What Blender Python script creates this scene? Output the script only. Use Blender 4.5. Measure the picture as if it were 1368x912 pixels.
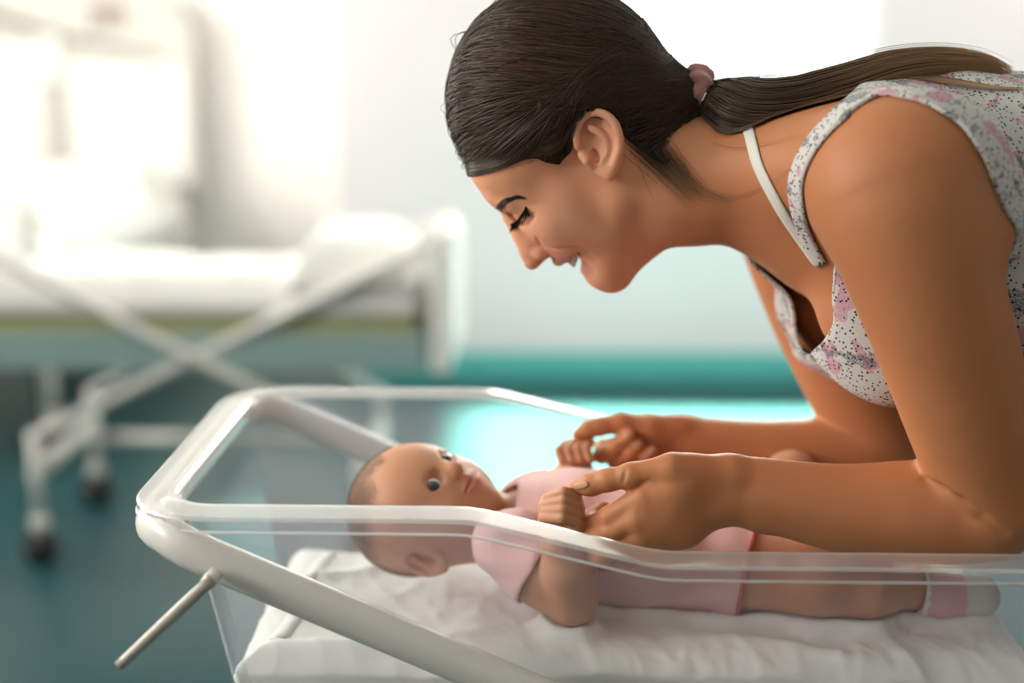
import bpy, bmesh, math, random
import numpy as np
from mathutils import Vector, Matrix
from mathutils.bvhtree import BVHTree

# ------------------------------------------------------------------ scene, camera, light
for _o in list(bpy.data.objects):
    bpy.data.objects.remove(_o)
SC = bpy.context.scene
COL = SC.collection
FPX, CX, CY = 1900.0, 684.0, 456.0          # focal length and centre of a 1368 x 912 frame
CAMZ = 1.33
PITCH = math.atan((456 - 41) / FPX)
YAW = math.atan(51 / FPX * math.cos(PITCH))
_F = np.array([-math.sin(YAW) * math.cos(PITCH), math.cos(YAW) * math.cos(PITCH), -math.sin(PITCH)])
_R = np.array([math.cos(YAW), math.sin(YAW), 0.0])
_U = np.cross(_R, _F)
CAMP = np.array([0, 0, CAMZ])


def W(px, py, Y):
    """world point seen at a photo pixel at the distance Y of the room"""
    d = _F + _R * ((px - CX) / FPX) + _U * ((CY - py) / FPX)
    return CAMP + d * (Y / d[1])


def proj(p):
    q = np.asarray(p, float) - CAMP
    f = q @ _F
    return CX + FPX * (q @ _R) / f, CY - FPX * (q @ _U) / f


cam = bpy.data.cameras.new('camera')
cam.sensor_width = 36.0
cam.lens = 36.0 * FPX / 1368.0
cam.clip_start = 0.05
camo = bpy.data.objects.new('camera', cam)
COL.objects.link(camo)
camo.location = CAMP
camo.rotation_euler = Matrix([_R, _U, -_F]).transposed().to_euler()
cam.dof.use_dof = True
cam.dof.focus_distance = 1.24
cam.dof.aperture_fstop = 1.55
cam.dof.aperture_blades = 9
SC.camera = camo

wd = bpy.data.worlds.new('sky')
SC.world = wd
wd.use_nodes = True
wd.node_tree.nodes['Background'].inputs[0].default_value = (1.0, 0.93, 0.86, 1)
wd.node_tree.nodes['Background'].inputs[1].default_value = 20.5

SC.view_settings.view_transform = 'Standard'
SC.view_settings.look = 'None'
SC.view_settings.gamma = 1.0
SC.view_settings.use_curve_mapping = False
SC.view_settings.exposure = 0.12
SC.cycles.use_denoising = True
SC.cycles.max_bounces = 10
SC.cycles.diffuse_bounces = 5
SC.cycles.transparent_max_bounces = 24
SC.cycles.caustics_reflective = False
SC.cycles.caustics_refractive = False
SC.cycles.sample_clamp_indirect = 6.0


def area(name, loc, rot, sx, sy, watts, color=(1, 1, 1), spread=math.pi):
    l = bpy.data.lights.new(name, 'AREA')
    l.shape = 'RECTANGLE'
    l.size, l.size_y = sx, sy
    l.energy = watts
    l.color = color
    l.spread = spread
    o = bpy.data.objects.new(name, l)
    COL.objects.link(o)
    o.location = loc
    o.rotation_euler = rot
    return o


RX0, RX1, RYF, RYB, RYA, RZ = -3.2, 3.6, -2.4, 5.4, 6.3, 2.75   # room: left, right, front, back, alcove back, ceiling
ALX = -0.80                                                    # where the back wall ends and the alcove starts
WB = (-0.10, 1.215, 1.155, 2.62)       # back window x0 x1 z0 z1
WL = (3.3, 5.0, 1.0, 2.4)         # unseen left wall window, added to brighten the alcove y0 y1 z0 z1
WF = (-0.7, 1.9, 1.75, 2.62)             # unseen fill window added in the left wall, beside the camera y0 y1 z0 z1
DR = (3.75, 5.00, 1.35, 2.38)           # unseen right wall window, added to cast the sun patch y0 y1 z0 z1
PI = math.pi
# the openings let the sky in; portals only guide the light sampling
def portal(name, loc, rot, sx, sy):
    o = area(name, loc, rot, sx, sy, 1)
    o.data.cycles.is_portal = True


portal('portal_back', ((WB[0] + WB[1]) / 2, RYB + 0.13, (WB[2] + WB[3]) / 2), (-PI / 2, 0, 0), WB[1] - WB[0], WB[3] - WB[2])
portal('portal_left', (RX0 - 0.13, (WL[0] + WL[1]) / 2, (WL[2] + WL[3]) / 2), (0, -PI / 2, 0), WL[3] - WL[2], WL[1] - WL[0])
portal('portal_side', (RX0 - 0.13, (WF[0] + WF[1]) / 2, (WF[2] + WF[3]) / 2), (0, -PI / 2, 0), WF[3] - WF[2], WF[1] - WF[0])
portal('portal_right', (RX1 + 0.13, (DR[0] + DR[1]) / 2, (DR[2] + DR[3]) / 2), (0, PI / 2, 0), DR[3] - DR[2], DR[1] - DR[0])
sun = bpy.data.lights.new('sun', 'SUN')
sun.energy = 370.0
sun.angle = math.radians(1.5)
sun.color = (1.0, 0.78, 0.62)
suno = bpy.data.objects.new('sun', sun)
COL.objects.link(suno)
suno.rotation_euler = Vector((-0.85, 0.0, -0.5)).to_track_quat('-Z', 'Y').to_euler()

# ------------------------------------------------------------------ helpers: objects and tags


def link(o, parent=None):
    COL.objects.link(o)
    if parent is not None:
        o.parent = parent
    return o


def tag(o, label=None, cat=None, group=None, kind=None):
    if label:
        o['label'] = label
    if cat:
        o['category'] = cat
    if group:
        o['group'] = group
    if kind:
        o['kind'] = kind
    return o


def empty(name, label, cat, loc=(0, 0, 0), group=None, kind=None):
    o = bpy.data.objects.new(name, None)
    o.empty_display_size = 0.05
    o.location = loc
    link(o)
    return tag(o, label, cat, group, kind)


def mesh_obj(name, verts, faces, mat, parent=None, smooth=True):
    """one mesh object; vertices are given in world space, the parent's offset is taken off"""
    verts = np.asarray(verts, float)
    if parent is not None:
        verts = verts - np.array(parent_world(parent))
    me = bpy.data.meshes.new(name)
    if isinstance(faces, np.ndarray):
        n, k = faces.shape
        me.vertices.add(len(verts))
        me.vertices.foreach_set('co', verts.astype(np.float32).ravel())
        me.loops.add(n * k)
        me.loops.foreach_set('vertex_index', faces.astype(np.int32).ravel())
        me.polygons.add(n)
        me.polygons.foreach_set('loop_start', np.arange(0, n * k, k, dtype=np.int32))
        me.update(calc_edges=True)
    else:
        me.from_pydata([tuple(v) for v in verts], [], faces)
    if smooth:
        me.polygons.foreach_set('use_smooth', [True] * len(me.polygons))
    me.materials.append(mat)
    me.update()
    o = bpy.data.objects.new(name, me)
    return link(o, parent)


def parent_world(p):
    l = np.zeros(3)
    while p is not None:
        l += np.array(p.location)
        p = p.parent
    return l


class MB:
    """collects simple shapes for ONE mesh"""

    def __init__(self):
        self.v, self.f = [], []

    def add(self, v, f):
        b = len(self.v)
        self.v += [tuple(map(float, q)) for q in v]
        self.f += [tuple(i + b for i in q) for q in f]
        return self

    def box(self, x0, x1, y0, y1, z0, z1):
        v = [(x, y, z) for x in (x0, x1) for y in (y0, y1) for z in (z0, z1)]
        f = [(0, 1, 3, 2), (4, 6, 7, 5), (0, 4, 5, 1), (2, 3, 7, 6), (0, 2, 6, 4), (1, 5, 7, 3)]
        return self.add(v, f)

    def tube(self, pts, r, n=12, flat=1.0, up=(0, 0, 1), cap=True):
        v, f = sweep(pts, r, n, flat, up, cap)
        return self.add(v, f)

    def sphere(self, c, r, nu=12, nv=8, sc=(1, 1, 1)):
        c = np.array(c, float)
        v = [c + np.array((0, 0, r * sc[2]))]
        for i in range(1, nv):
            a = PI * i / nv
            for j in range(nu):
                b = 2 * PI * j / nu
                v.append(c + r * np.array((math.sin(a) * math.cos(b) * sc[0], math.sin(a) * math.sin(b) * sc[1], math.cos(a) * sc[2])))
        v.append(c - np.array((0, 0, r * sc[2])))
        f = []
        for j in range(nu):
            f.append((0, 1 + j, 1 + (j + 1) % nu))
        for i in range(nv - 2):
            for j in range(nu):
                a, b = 1 + i * nu + j, 1 + i * nu + (j + 1) % nu
                f.append((a, a + nu, b + nu, b))
        L = len(v) - 1
        o = 1 + (nv - 2) * nu
        for j in range(nu):
            f.append((L, o + (j + 1) % nu, o + j))
        return self.add(v, f)

    def build(self, name, mat, parent=None, smooth=False, bevel=0, seg=2):
        o = mesh_obj(name, self.v, self.f, mat, parent, smooth)
        if bevel:
            m = o.modifiers.new('bevel', 'BEVEL')
            m.width = bevel
            m.segments = seg
            m.limit_method = 'ANGLE'
        return o


def sweep(pts, r, n=12, flat=1.0, up=(0, 0, 1), cap=True):
    pts = np.array(pts, float)
    m = len(pts)
    r = np.broadcast_to(np.asarray(r, float), (m,))
    T = np.gradient(pts, axis=0)
    T /= np.linalg.norm(T, axis=1)[:, None] + 1e-12
    N = np.array(up, float)
    v = []
    for i in range(m):
        N = N - T[i] * (N @ T[i])
        if np.linalg.norm(N) < 1e-6:
            N = np.cross(T[i], (1, 0.3, 0.2))
        N = N / np.linalg.norm(N)
        B = np.cross(T[i], N)
        for j in range(n):
            a = 2 * PI * j / n
            v.append(pts[i] + r[i] * (math.cos(a) * N * flat + math.sin(a) * B))
    f = []
    for i in range(m - 1):
        for j in range(n):
            a, b = i * n + j, i * n + (j + 1) % n
            f.append((a, b, b + n, a + n))
    if cap:
        f.append(tuple(reversed(range(n))))
        f.append(tuple(range((m - 1) * n, m * n)))
    return v, f


def smooth_path(pts, per=8):
    """Catmull-Rom through the points"""
    p = np.array(pts, float)
    p = np.vstack([2 * p[0] - p[1], p, 2 * p[-1] - p[-2]])
    out = []
    for i in range(1, len(p) - 2):
        for k in range(per):
            t = k / per
            a, b, c, d = p[i - 1], p[i], p[i + 1], p[i + 2]
            out.append(0.5 * ((2 * b) + (c - a) * t + (2 * a - 5 * b + 4 * c - d) * t * t + (3 * b - a - 3 * c + d) * t ** 3))
    out.append(p[-2])
    return np.array(out)


def copy_tree(o, parent=None, dloc=None):
    c = o.copy()
    link(c, parent)
    if dloc is not None:
        c.location = dloc
    for ch in list(o.children):
        copy_tree(ch, c)
    return c


# ------------------------------------------------------------------ helpers: materials


def mat(name, color, rough=0.5, spec=0.5, metal=0.0, sss=0.0, sssr=(0.01, 0.004, 0.002), bump=0.0, bscale=200.0, var=0.0, vscale=20.0, coat=0.0, sheen=0.0, attr=None):
    m = bpy.data.materials.new(name)
    m.use_nodes = True
    nt = m.node_tree
    b = nt.nodes['Principled BSDF']
    b.inputs['Base Color'].default_value = (*color, 1)
    b.inputs['Roughness'].default_value = rough
    b.inputs['Specular IOR Level'].default_value = spec
    b.inputs['Metallic'].default_value = metal
    b.inputs['Coat Weight'].default_value = coat
    b.inputs['Coat Roughness'].default_value = 0.16
    b.inputs['Sheen Weight'].default_value = sheen
    if sss:
        b.inputs['Subsurface Weight'].default_value = sss
        b.inputs['Subsurface Radius'].default_value = (1.0, 0.35, 0.2)
        b.inputs['Subsurface Scale'].default_value = sssr[0]
    tc = nt.nodes.new('ShaderNodeTexCoord')
    src = None
    if attr:
        a = nt.nodes.new('ShaderNodeAttribute')
        a.attribute_name = attr
        src = a.outputs['Color']
        nt.links.new(src, b.inputs['Base Color'])
    if var:
        n = nt.nodes.new('ShaderNodeTexNoise')
        n.inputs['Scale'].default_value = vscale
        n.inputs['Detail'].default_value = 4
        nt.links.new(tc.outputs['Object'], n.inputs['Vector'])
        mr = nt.nodes.new('ShaderNodeMapRange')
        mr.inputs['To Min'].default_value = 1 - var
        mr.inputs['To Max'].default_value = 1 + var
        nt.links.new(n.outputs['Fac'], mr.inputs['Value'])
        mx = nt.nodes.new('ShaderNodeVectorMath')
        mx.operation = 'SCALE'
        if src is not None:
            nt.links.new(src, mx.inputs[0])
        else:
            mx.inputs[0].default_value = color
        nt.links.new(mr.outputs['Result'], mx.inputs['Scale'])
        nt.links.new(mx.outputs['Vector'], b.inputs['Base Color'])
    if bump:
        n = nt.nodes.new('ShaderNodeTexNoise')
        n.inputs['Scale'].default_value = bscale
        n.inputs['Detail'].default_value = 5
        nt.links.new(tc.outputs['Object'], n.inputs['Vector'])
        bp = nt.nodes.new('ShaderNodeBump')
        bp.inputs['Strength'].default_value = bump
        bp.inputs['Distance'].default_value = 0.002
        nt.links.new(n.outputs['Fac'], bp.inputs['Height'])
        nt.links.new(bp.outputs['Normal'], b.inputs['Normal'])
    return m


def clear_mat(name, tint, veil, veil_col, rough=0.06, refl=0.08):
    """thin clear plastic: see-through sheet with a faint milky veil and a glossy skin"""
    m = bpy.data.materials.new(name)
    m.use_nodes = True
    nt = m.node_tree
    nt.nodes.clear()
    out = nt.nodes.new('ShaderNodeOutputMaterial')
    tr = nt.nodes.new('ShaderNodeBsdfTransparent')
    tr.inputs[0].default_value = (*tint, 1)
    df = nt.nodes.new('ShaderNodeBsdfDiffuse')
    df.inputs[0].default_value = (*veil_col, 1)
    tl = nt.nodes.new('ShaderNodeBsdfTranslucent')
    tl.inputs[0].default_value = (*veil_col, 1)
    mv = nt.nodes.new('ShaderNodeMixShader')
    mv.inputs[0].default_value = 0.5
    nt.links.new(df.outputs[0], mv.inputs[1])
    nt.links.new(tl.outputs[0], mv.inputs[2])
    m1 = nt.nodes.new('ShaderNodeMixShader')
    m1.inputs[0].default_value = veil
    nt.links.new(tr.outputs[0], m1.inputs[1])
    nt.links.new(mv.outputs[0], m1.inputs[2])
    gl = nt.nodes.new('ShaderNodeBsdfGlossy')
    gl.inputs['Roughness'].default_value = rough
    fr = nt.nodes.new('ShaderNodeLayerWeight')
    fr.inputs['Blend'].default_value = 0.25
    mr = nt.nodes.new('ShaderNodeMapRange')
    mr.inputs['To Min'].default_value = refl * 0.4
    mr.inputs['To Max'].default_value = min(1, refl * 7)
    nt.links.new(fr.outputs['Fresnel'], mr.inputs['Value'])
    m2 = nt.nodes.new('ShaderNodeMixShader')
    nt.links.new(mr.outputs['Result'], m2.inputs[0])
    nt.links.new(m1.outputs[0], m2.inputs[1])
    nt.links.new(gl.outputs[0], m2.inputs[2])
    nt.links.new(m2.outputs[0], out.inputs['Surface'])
    return m


M = {}
M['wall'] = mat('wall_paint', (0.72, 0.655, 0.69), 0.7, 0.3, var=0.03, vscale=3)
M['wall_white'] = mat('wall_paint_white', (0.90, 0.88, 0.86), 0.7, 0.3, var=0.02, vscale=3)
M['wall_grey'] = mat('wall_paint_grey', (0.52, 0.50, 0.48), 0.7, 0.3, var=0.03, vscale=3)  # grey of the unseen walls set to cut their bounced fill
M['ceiling'] = mat('ceiling_paint', (0.88, 0.86, 0.83), 0.8)
M['floor'] = mat('teal_vinyl', (0.013, 0.056, 0.061), 0.34, 0.3, var=0.10, vscale=6, coat=0.08)
M['base'] = mat('teal_skirting', (0.10, 0.46, 0.45), 0.45)
M['frame_white'] = mat('window_frame_white', (0.85, 0.85, 0.85), 0.4)
M['pane'] = clear_mat('window_glass', (0.97, 0.985, 0.98), 0.0, (1, 1, 1), 0.02, 0.05)
M['enamel'] = mat('white_enamel', (0.72, 0.70, 0.67), 0.30, 0.5, coat=0.3)
M['chrome'] = mat('grey_metal', (0.42, 0.39, 0.36), 0.42, 0.5, metal=0.3)
M['rubber'] = mat('black_rubber', (0.02, 0.02, 0.02), 0.6)
M['tub'] = clear_mat('clear_acrylic', (0.95, 0.975, 0.985), 0.11, (0.84, 0.80, 0.95), 0.05, 0.06)  # reflected haze put into the colour as a lilac veil
M['flange'] = clear_mat('clear_acrylic_rim', (0.94, 0.94, 0.95), 0.38, (0.92, 0.90, 0.90), 0.16, 0.05)
M['edge'] = clear_mat('acrylic_edge', (0.95, 0.95, 0.95), 0.55, (0.95, 0.95, 0.95), 0.2, 0.06)
M['sheet'] = mat('white_cotton', (0.80, 0.79, 0.77), 0.85, 0.2, bump=0.15, bscale=900, sheen=0.2)
M['plastic'] = mat('white_plastic', (0.82, 0.81, 0.79), 0.4)
M['headboard'] = mat('headboard_plastic', (0.62, 0.60, 0.565), 0.45)
M['seam'] = mat('dark_seam', (0.20, 0.18, 0.16), 0.6)
M['handle'] = mat('brown_handle', (0.30, 0.20, 0.15), 0.5)
M['grey_post'] = mat('grey_post', (0.55, 0.54, 0.52), 0.5)
M['green'] = mat('olive_blanket', (0.42, 0.43, 0.20), 0.9)
M['blue_cloth'] = mat('pale_blue_cloth', (0.28, 0.40, 0.40), 0.9)
# ------------------------------------------------------------------ the room


def wall_with_hole(name, axis, c0, c1, a0, a1, z0, z1, hole, m):
    """wall slab: axis 'y' spans x a0..a1 with its thickness c0..c1 in y; axis 'x' the other way"""
    b = MB()
    segs = [(a0, a1, z0, z1)]
    if hole:
        h0, h1, hz0, hz1 = hole
        segs = [(a0, h0, z0, z1), (h1, a1, z0, z1), (h0, h1, z0, hz0), (h0, h1, hz1, z1)]
    for s0, s1, t0, t1 in segs:
        if s1 - s0 < 1e-4 or t1 - t0 < 1e-4:
            continue
        if axis == 'y':
            b.box(s0, s1, c0, c1, t0, t1)
        else:
            b.box(c0, c1, s0, s1, t0, t1)
    return tag(b.build(name, m), kind='structure')


tag(MB().box(RX0 - .2, RX1 + .2, RYF - .2, RYA + .2, -0.1, 0).build('floor', M['floor']), kind='structure')
tag(MB().box(RX0 - .2, RX1 + .2, RYF - .2, RYA + .2, RZ, RZ + .1).build('ceiling', M['ceiling']), kind='structure')
wall_with_hole('wall_back', 'y', RYB, RYB + .12, ALX, RX1, 0, RZ, WB, M['wall'])
tag(MB().box(ALX, ALX + .12, RYB + .12, RYA, 0, RZ).build('wall_return', M['wall_white']), kind='structure')
wall_with_hole('wall_alcove', 'y', RYA, RYA + .12, RX0, ALX + .12, 0, RZ, None, M['wall_white'])
wall_with_hole('wall_left', 'x', RX0 - .12, RX0, 2.9, RYA, 0, RZ, WL, M['wall_white'])
wall_with_hole('wall_left_front', 'x', RX0 - .12, RX0, RYF, 2.9, 0, RZ, WF, M['wall_white'])
wall_with_hole('wall_right', 'x', RX1, RX1 + .12, RYF, RYB + .12, 0, RZ, DR, M['wall_grey'])
wall_with_hole('wall_front', 'y', RYF - .12, RYF, RX0, RX1, 0, RZ, None, M['wall_grey'])
tag(MB().box(ALX - .015, RX1, RYB - .015, RYB, 0, .115).build('baseboard_back', M['base'], bevel=.004), kind='structure')
tag(MB().box(RX0, ALX - .015, RYA - .015, RYA, 0, .115).build('baseboard_alcove', M['base'], bevel=.004), kind='structure')
tag(MB().box(RX0, RX0 + .015, RYF, RYA - .015, 0, .115).build('baseboard_left', M['base'], bevel=.004), kind='structure')


def window(name, axis, c, a0, a1, z0, z1, mull, door=False):
    e = empty(name, None, None, kind='structure')
    t = .045

    def bx(b, s0, s1, t0, t1, d=.03):
        if axis == 'y':
            b.box(s0, s1, c - d, c + d, t0, t1)
        else:
            b.box(c - d, c + d, s0, s1, t0, t1)
    b = MB()
    bx(b, a0, a0 + t, z0, z1); bx(b, a1 - t, a1, z0, z1); bx(b, a0 + t, a1 - t, z0, z0 + t); bx(b, a0 + t, a1 - t, z1 - t, z1)
    b.build('window_frame', M['frame_white'], e, bevel=.004)
    step = (a1 - a0) / (mull + 1)
    for k in range(mull):
        b = MB(); q = a0 + step * (k + 1)
        bx(b, q - t / 2, q + t / 2, z0 + t, z1 - t, .028)
        b.build('mullion', M['frame_white'], e, bevel=.004)
    for k in range(mull + 1):
        b = MB()
        p0 = a0 + step * k + (t if k == 0 else t / 2)
        p1 = a0 + step * (k + 1) - (t if k == mull else t / 2)
        bx(b, p0, p1, z0 + t, z1 - t, .004)
        b.build('pane', M['pane'], e)
    b = MB()
    if not door:
        if axis == 'y':
            sgn = -1 if c > 0 else 1
            y0, y1 = sorted((c + sgn * .03, c + sgn * .085))
            b.box(a0 - .03, a1 + .03, y0, y1, z0 - .03, z0 - .001)
        else:
            sgn = 1 if c < 0 else -1
            x0, x1 = sorted((c + sgn * .03, c + sgn * .085))
            b.box(x0, x1, a0 - .03, a1 + .03, z0 - .03, z0 - .001)
        b.build('window_sill', M['frame_white'], e, bevel=.005)
    return e


window('window_1', 'y', RYB + .06, *WB, 0)
window('added_window_left', 'x', RX0 - .06, *WL, 1)
window('added_window_side', 'x', RX0 - .06, *WF, 1)
window('added_window_right', 'x', RX1 + .06, *DR, 0)
# ------------------------------------------------------------------ the clear bassinet
RIM = W(400, 693, 1.10)[2]            # height of the raised rim at the head end
YN, YF = 1.100, 1.545                 # outer edge of the rim, near and far
XH = W(160, 660, 1.12)[0]             # outer edge of the rim at the head end
XT = 0.520                            # foot end
XB0, XB1, DROP = W(628, 690, 1.10)[0], W(882, 755, 1.10)[0], 0.038


def rim_h(x):
    t = np.clip((np.asarray(x) - XB0) / (XB1 - XB0), -0.25, 1.25)
    # straight slope with softened bends
    s = np.where(t < .12, np.clip(t + .12, 0, 1) ** 2 / .48, np.where(t > .88, 1 - np.clip(1.12 - t, 0, 1) ** 2 / .48, t))
    return RIM - DROP * s


def rrect(x0, x1, y0, y1, r, nx=44, ny=14, nc=10):
    """rounded rectangle outline, counter-clockwise, the same count for any size"""
    p = []
    for a, b in (((x0 + r, y0), (x1 - r, y0)),):
        pass
    for k in range(nx):
        p.append((x0 + r + (x1 - x0 - 2 * r) * k / nx, y0))
    for k in range(nc):
        a = -PI / 2 + PI / 2 * k / nc
        p.append((x1 - r + r * math.cos(a), y0 + r + r * math.sin(a)))
    for k in range(ny):
        p.append((x1, y0 + r + (y1 - y0 - 2 * r) * k / ny))
    for k in range(nc):
        a = PI / 2 * k / nc
        p.append((x1 - r + r * math.cos(a), y1 - r + r * math.sin(a)))
    for k in range(nx):
        p.append((x1 - r - (x1 - x0 - 2 * r) * k / nx, y1))
    for k in range(nc):
        a = PI / 2 + PI / 2 * k / nc
        p.append((x0 + r + r * math.cos(a), y1 - r + r * math.sin(a)))
    for k in range(ny):
        p.append((x0, y1 - r - (y1 - y0 - 2 * r) * k / ny))
    for k in range(nc):
        a = PI + PI / 2 * k / nc
        p.append((x0 + r + r * math.cos(a), y0 + r + r * math.sin(a)))
    return np.array(p)


def loft(rings, close_bottom=False):
    n = len(rings[0])
    v = np.vstack(rings)
    f = []
    for i in range(len(rings) - 1):
        for j in range(n):
            a, b = i * n + j, i * n + (j + 1) % n
            f.append((a, b, b + n, a + n))
    if close_bottom:
        f.append(tuple(range((len(rings) - 1) * n, len(rings) * n)))
    return v, f


def ring(x0, x1, y0, y1, r, dz, flat=None):
    p = rrect(x0, x1, y0, y1, r)
    z = rim_h(p[:, 0]) + dz if flat is None else np.full(len(p), flat)
    return np.column_stack([p, z])


TUBZ = RIM - 0.235
cot = empty('bassinet', 'clear plastic bassinet on a white tubular frame holding the baby', 'bassinet', (0.1, 1.32, 0))
# wall of the tub: from the inner edge of the rim down to the flat bottom, tapering
fl = 0.034
rings = []
for k in range(9):
    t = k / 8
    ins = fl + .002 + .040 * t
    z = (1 - t) * (ring(XH + ins, XT - ins, YN + ins, YF - ins, .045 - .01 * t, -.002)[:, 2]) + t * TUBZ
    rr = ring(XH + ins, XT - ins, YN + ins, YF - ins, .045 - .01 * t, 0)
    rr[:, 2] = z
    rings.append(rr)
b1 = ring(XH + fl + .05, XT - fl - .05, YN + fl + .05, YF - fl - .05, .03, 0, TUBZ - .006)
v, f = loft(rings + [b1], True)
tub = mesh_obj('tub', v, f, M['tub'], cot)
# moulded rim: inner bead, flat flange, outer bead, turned-down lip
prof = [(fl + .002, -.004), (fl + .0005, .0005), (fl - .004, .0022), (fl - .008, .0015)]
v, f = loft([ring(XH + i, XT - i, YN + i, YF - i, .075 - i, dz) for i, dz in prof])
mesh_obj('inner_bead', v, f, M['edge'], tub)
prof = [(fl - .008, .0015), (fl - .014, .001), (.006, .000), (.003, -.0004)]
v, f = loft([ring(XH + i, XT - i, YN + i, YF - i, .075 - i, dz) for i, dz in prof])
mesh_obj('rim_flange', v, f, M['flange'], tub)
prof = [(.003, -.0004), (.0008, -.0012), (0, -.003)]
v, f = loft([ring(XH + i, XT - i, YN + i, YF - i, .075 - i, dz) for i, dz in prof])
mesh_obj('outer_bead', v, f, M['edge'], tub)
v, f = loft([ring(XH + i, XT - i, YN + i, YF - i, .075, dz) for i, dz in [(0, -.003), (.0003, -.011)]])
mesh_obj('rim_lip', v, f, M['tub'], tub)
v, f = loft([ring(XH + i, XT - i, YN + i, YF - i, .075, dz) for i, dz in [(.0003, -.011), (-.0012, -.0125), (.0003, -.0140), (.0015, -.0125)]])
mesh_obj('lip_edge', v, f, M['edge'], tub)


def cot_frame(parent):
    """two bent tubes that cross like an X, lower rails, legs and casters (in place around the tub)"""
    r = .0150
    zt = RIM - .019
    yn, yf = YN + .006, YF - .006
    slope = .44
    xm = (XH + XT) / 2
    def loop(xe, sgn, inset, rc=.055):
        y0, y1 = yn + inset, yf - inset
        zl = RIM - .60
        run = (zt - zl) / slope if False else (xm - abs(XH - xm) * -0.72 - XH)
        pts = []
        xfar = xe + sgn * 0.80
        zfar = zt - .80 * slope
        # from the low far end up to the head, across, and down again
        for t in np.linspace(0, 1, 14):
            q = 1 - t
            x = xe + sgn * (rc * 1.1 + (0.80 - rc * 1.1) * q)
            pts.append((x, y1, zt - slope * ((x - xe) * sgn - .02)))
        for a in np.linspace(0, PI / 2, 8)[1:]:
            pts.append((xe + sgn * rc * (1 - math.sin(a)), y1 - rc * (1 - math.cos(a)), zt - slope * max(0, rc * (1 - math.sin(a)) - .02)))
        for t in np.linspace(0, 1, 12)[1:-1]:
            pts.append((xe, y1 - rc + (y0 + rc - (y1 - rc)) * t, zt))
        back = [(p[0], y0 + (y1 - p[1]), p[2]) for p in pts[:22]]
        pts += back[::-1]
        return np.array(pts), (xfar, zfar)
    pa, (xa, za) = loop(XH + .016, 1, 0)
    MB().tube(pa, r * .92, 16, 1.25).build('frame_tube', M['enamel'], parent, True)
    # the second loop carries the tub from below at the foot end
    pb, (xb, zb) = loop(XT - .03, -1, .034)
    pb = pb.copy()
    pb[:, 2] += (TUBZ - .026) - zt
    pb = pb[pb[:, 2] > .20]
    MB().tube(pb, r * .92, 16, 1.25).build('frame_tube', M['enamel'], parent, True)
    # legs straight down from the low ends, a base rail on each side and casters
    for p, ins in ((pa, 0), (pb, .034)):
        for q in (p[0], p[-1]):
            MB().tube([(q[0], q[1], q[2] + .01), (q[0], q[1], .11)], r * .95, 14).build('leg', M['enamel'], parent, True)
            cs = MB().tube([(q[0], q[1], .115), (q[0], q[1], .075)], .009, 10).build('caster', M['chrome'], parent, True)
            MB().tube([(q[0] + .012, q[1] - .011, .036), (q[0] + .012, q[1] + .011, .036)], .036, 20).build('wheel', M['rubber'], cs, True)
            MB().box(q[0] - .006, q[0] + .022, q[1] - .015, q[1] - .012, .03, .08).box(q[0] - .006, q[0] + .022, q[1] + .012, q[1] + .015, .03, .08).build('fork', M['chrome'], cs)
    for ya, yb2 in ((pa[0], pb[0]), (pa[-1], pb[-1])):
        MB().tube([(ya[0], ya[1], .16), (yb2[0], yb2[1], .16)], .011, 12).build('base_rail', M['enamel'], parent, True)
    for p in (pa, pb):
        MB().tube([(p[0][0], p[0][1], .2), (p[-1][0], p[-1][1], .2)], .011, 12).build('cross_rail', M['enamel'], parent, True)


cot_frame(cot)
# tilt lever: a thin rod from the frame tube, pointing down and out
l0, l1 = W(277, 779, 1.075), W(158, 890, 1.045)
lv = MB().tube([l0 + (l1 - l0) * t for t in np.linspace(-.06, 1, 12)], np.array([.0052] * 3 + list(np.linspace(.0052, .0042, 9))), 12).build('tilt_lever', M['chrome'], cot, True)
MB().tube([l0 + np.array((.004, .012, .004)), l0 + np.array((-.0002, -.0005, -.0002))], .0062, 14).build('lever_collar', M['enamel'], lv, True)

# mattress with a white sheet lying in the tub
MTOP = RIM - .158
rng = np.random.default_rng(5)


def vnoise(x, y, seed, oct=4, ridge=False):
    """smooth value noise built from a few sines, good enough for cloth"""
    r = np.random.default_rng(seed)
    out = np.zeros_like(x)
    amp = 1.0
    tot = 0
    for o in range(oct):
        s = np.zeros_like(x)
        for k in range(4):
            a = r.uniform(0, 2 * PI)
            fq = (2 ** o) * r.uniform(.7, 1.4)
            s += np.sin(2 * PI * fq * (x * math.cos(a) + y * math.sin(a)) + r.uniform(0, 6.28) + 1.5 * out)
        s /= 4
        if ridge:
            s = 1 - 2 * np.abs(s) ** .7
        out += amp * s
        tot += amp
        amp *= .5
    return out / tot


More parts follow.
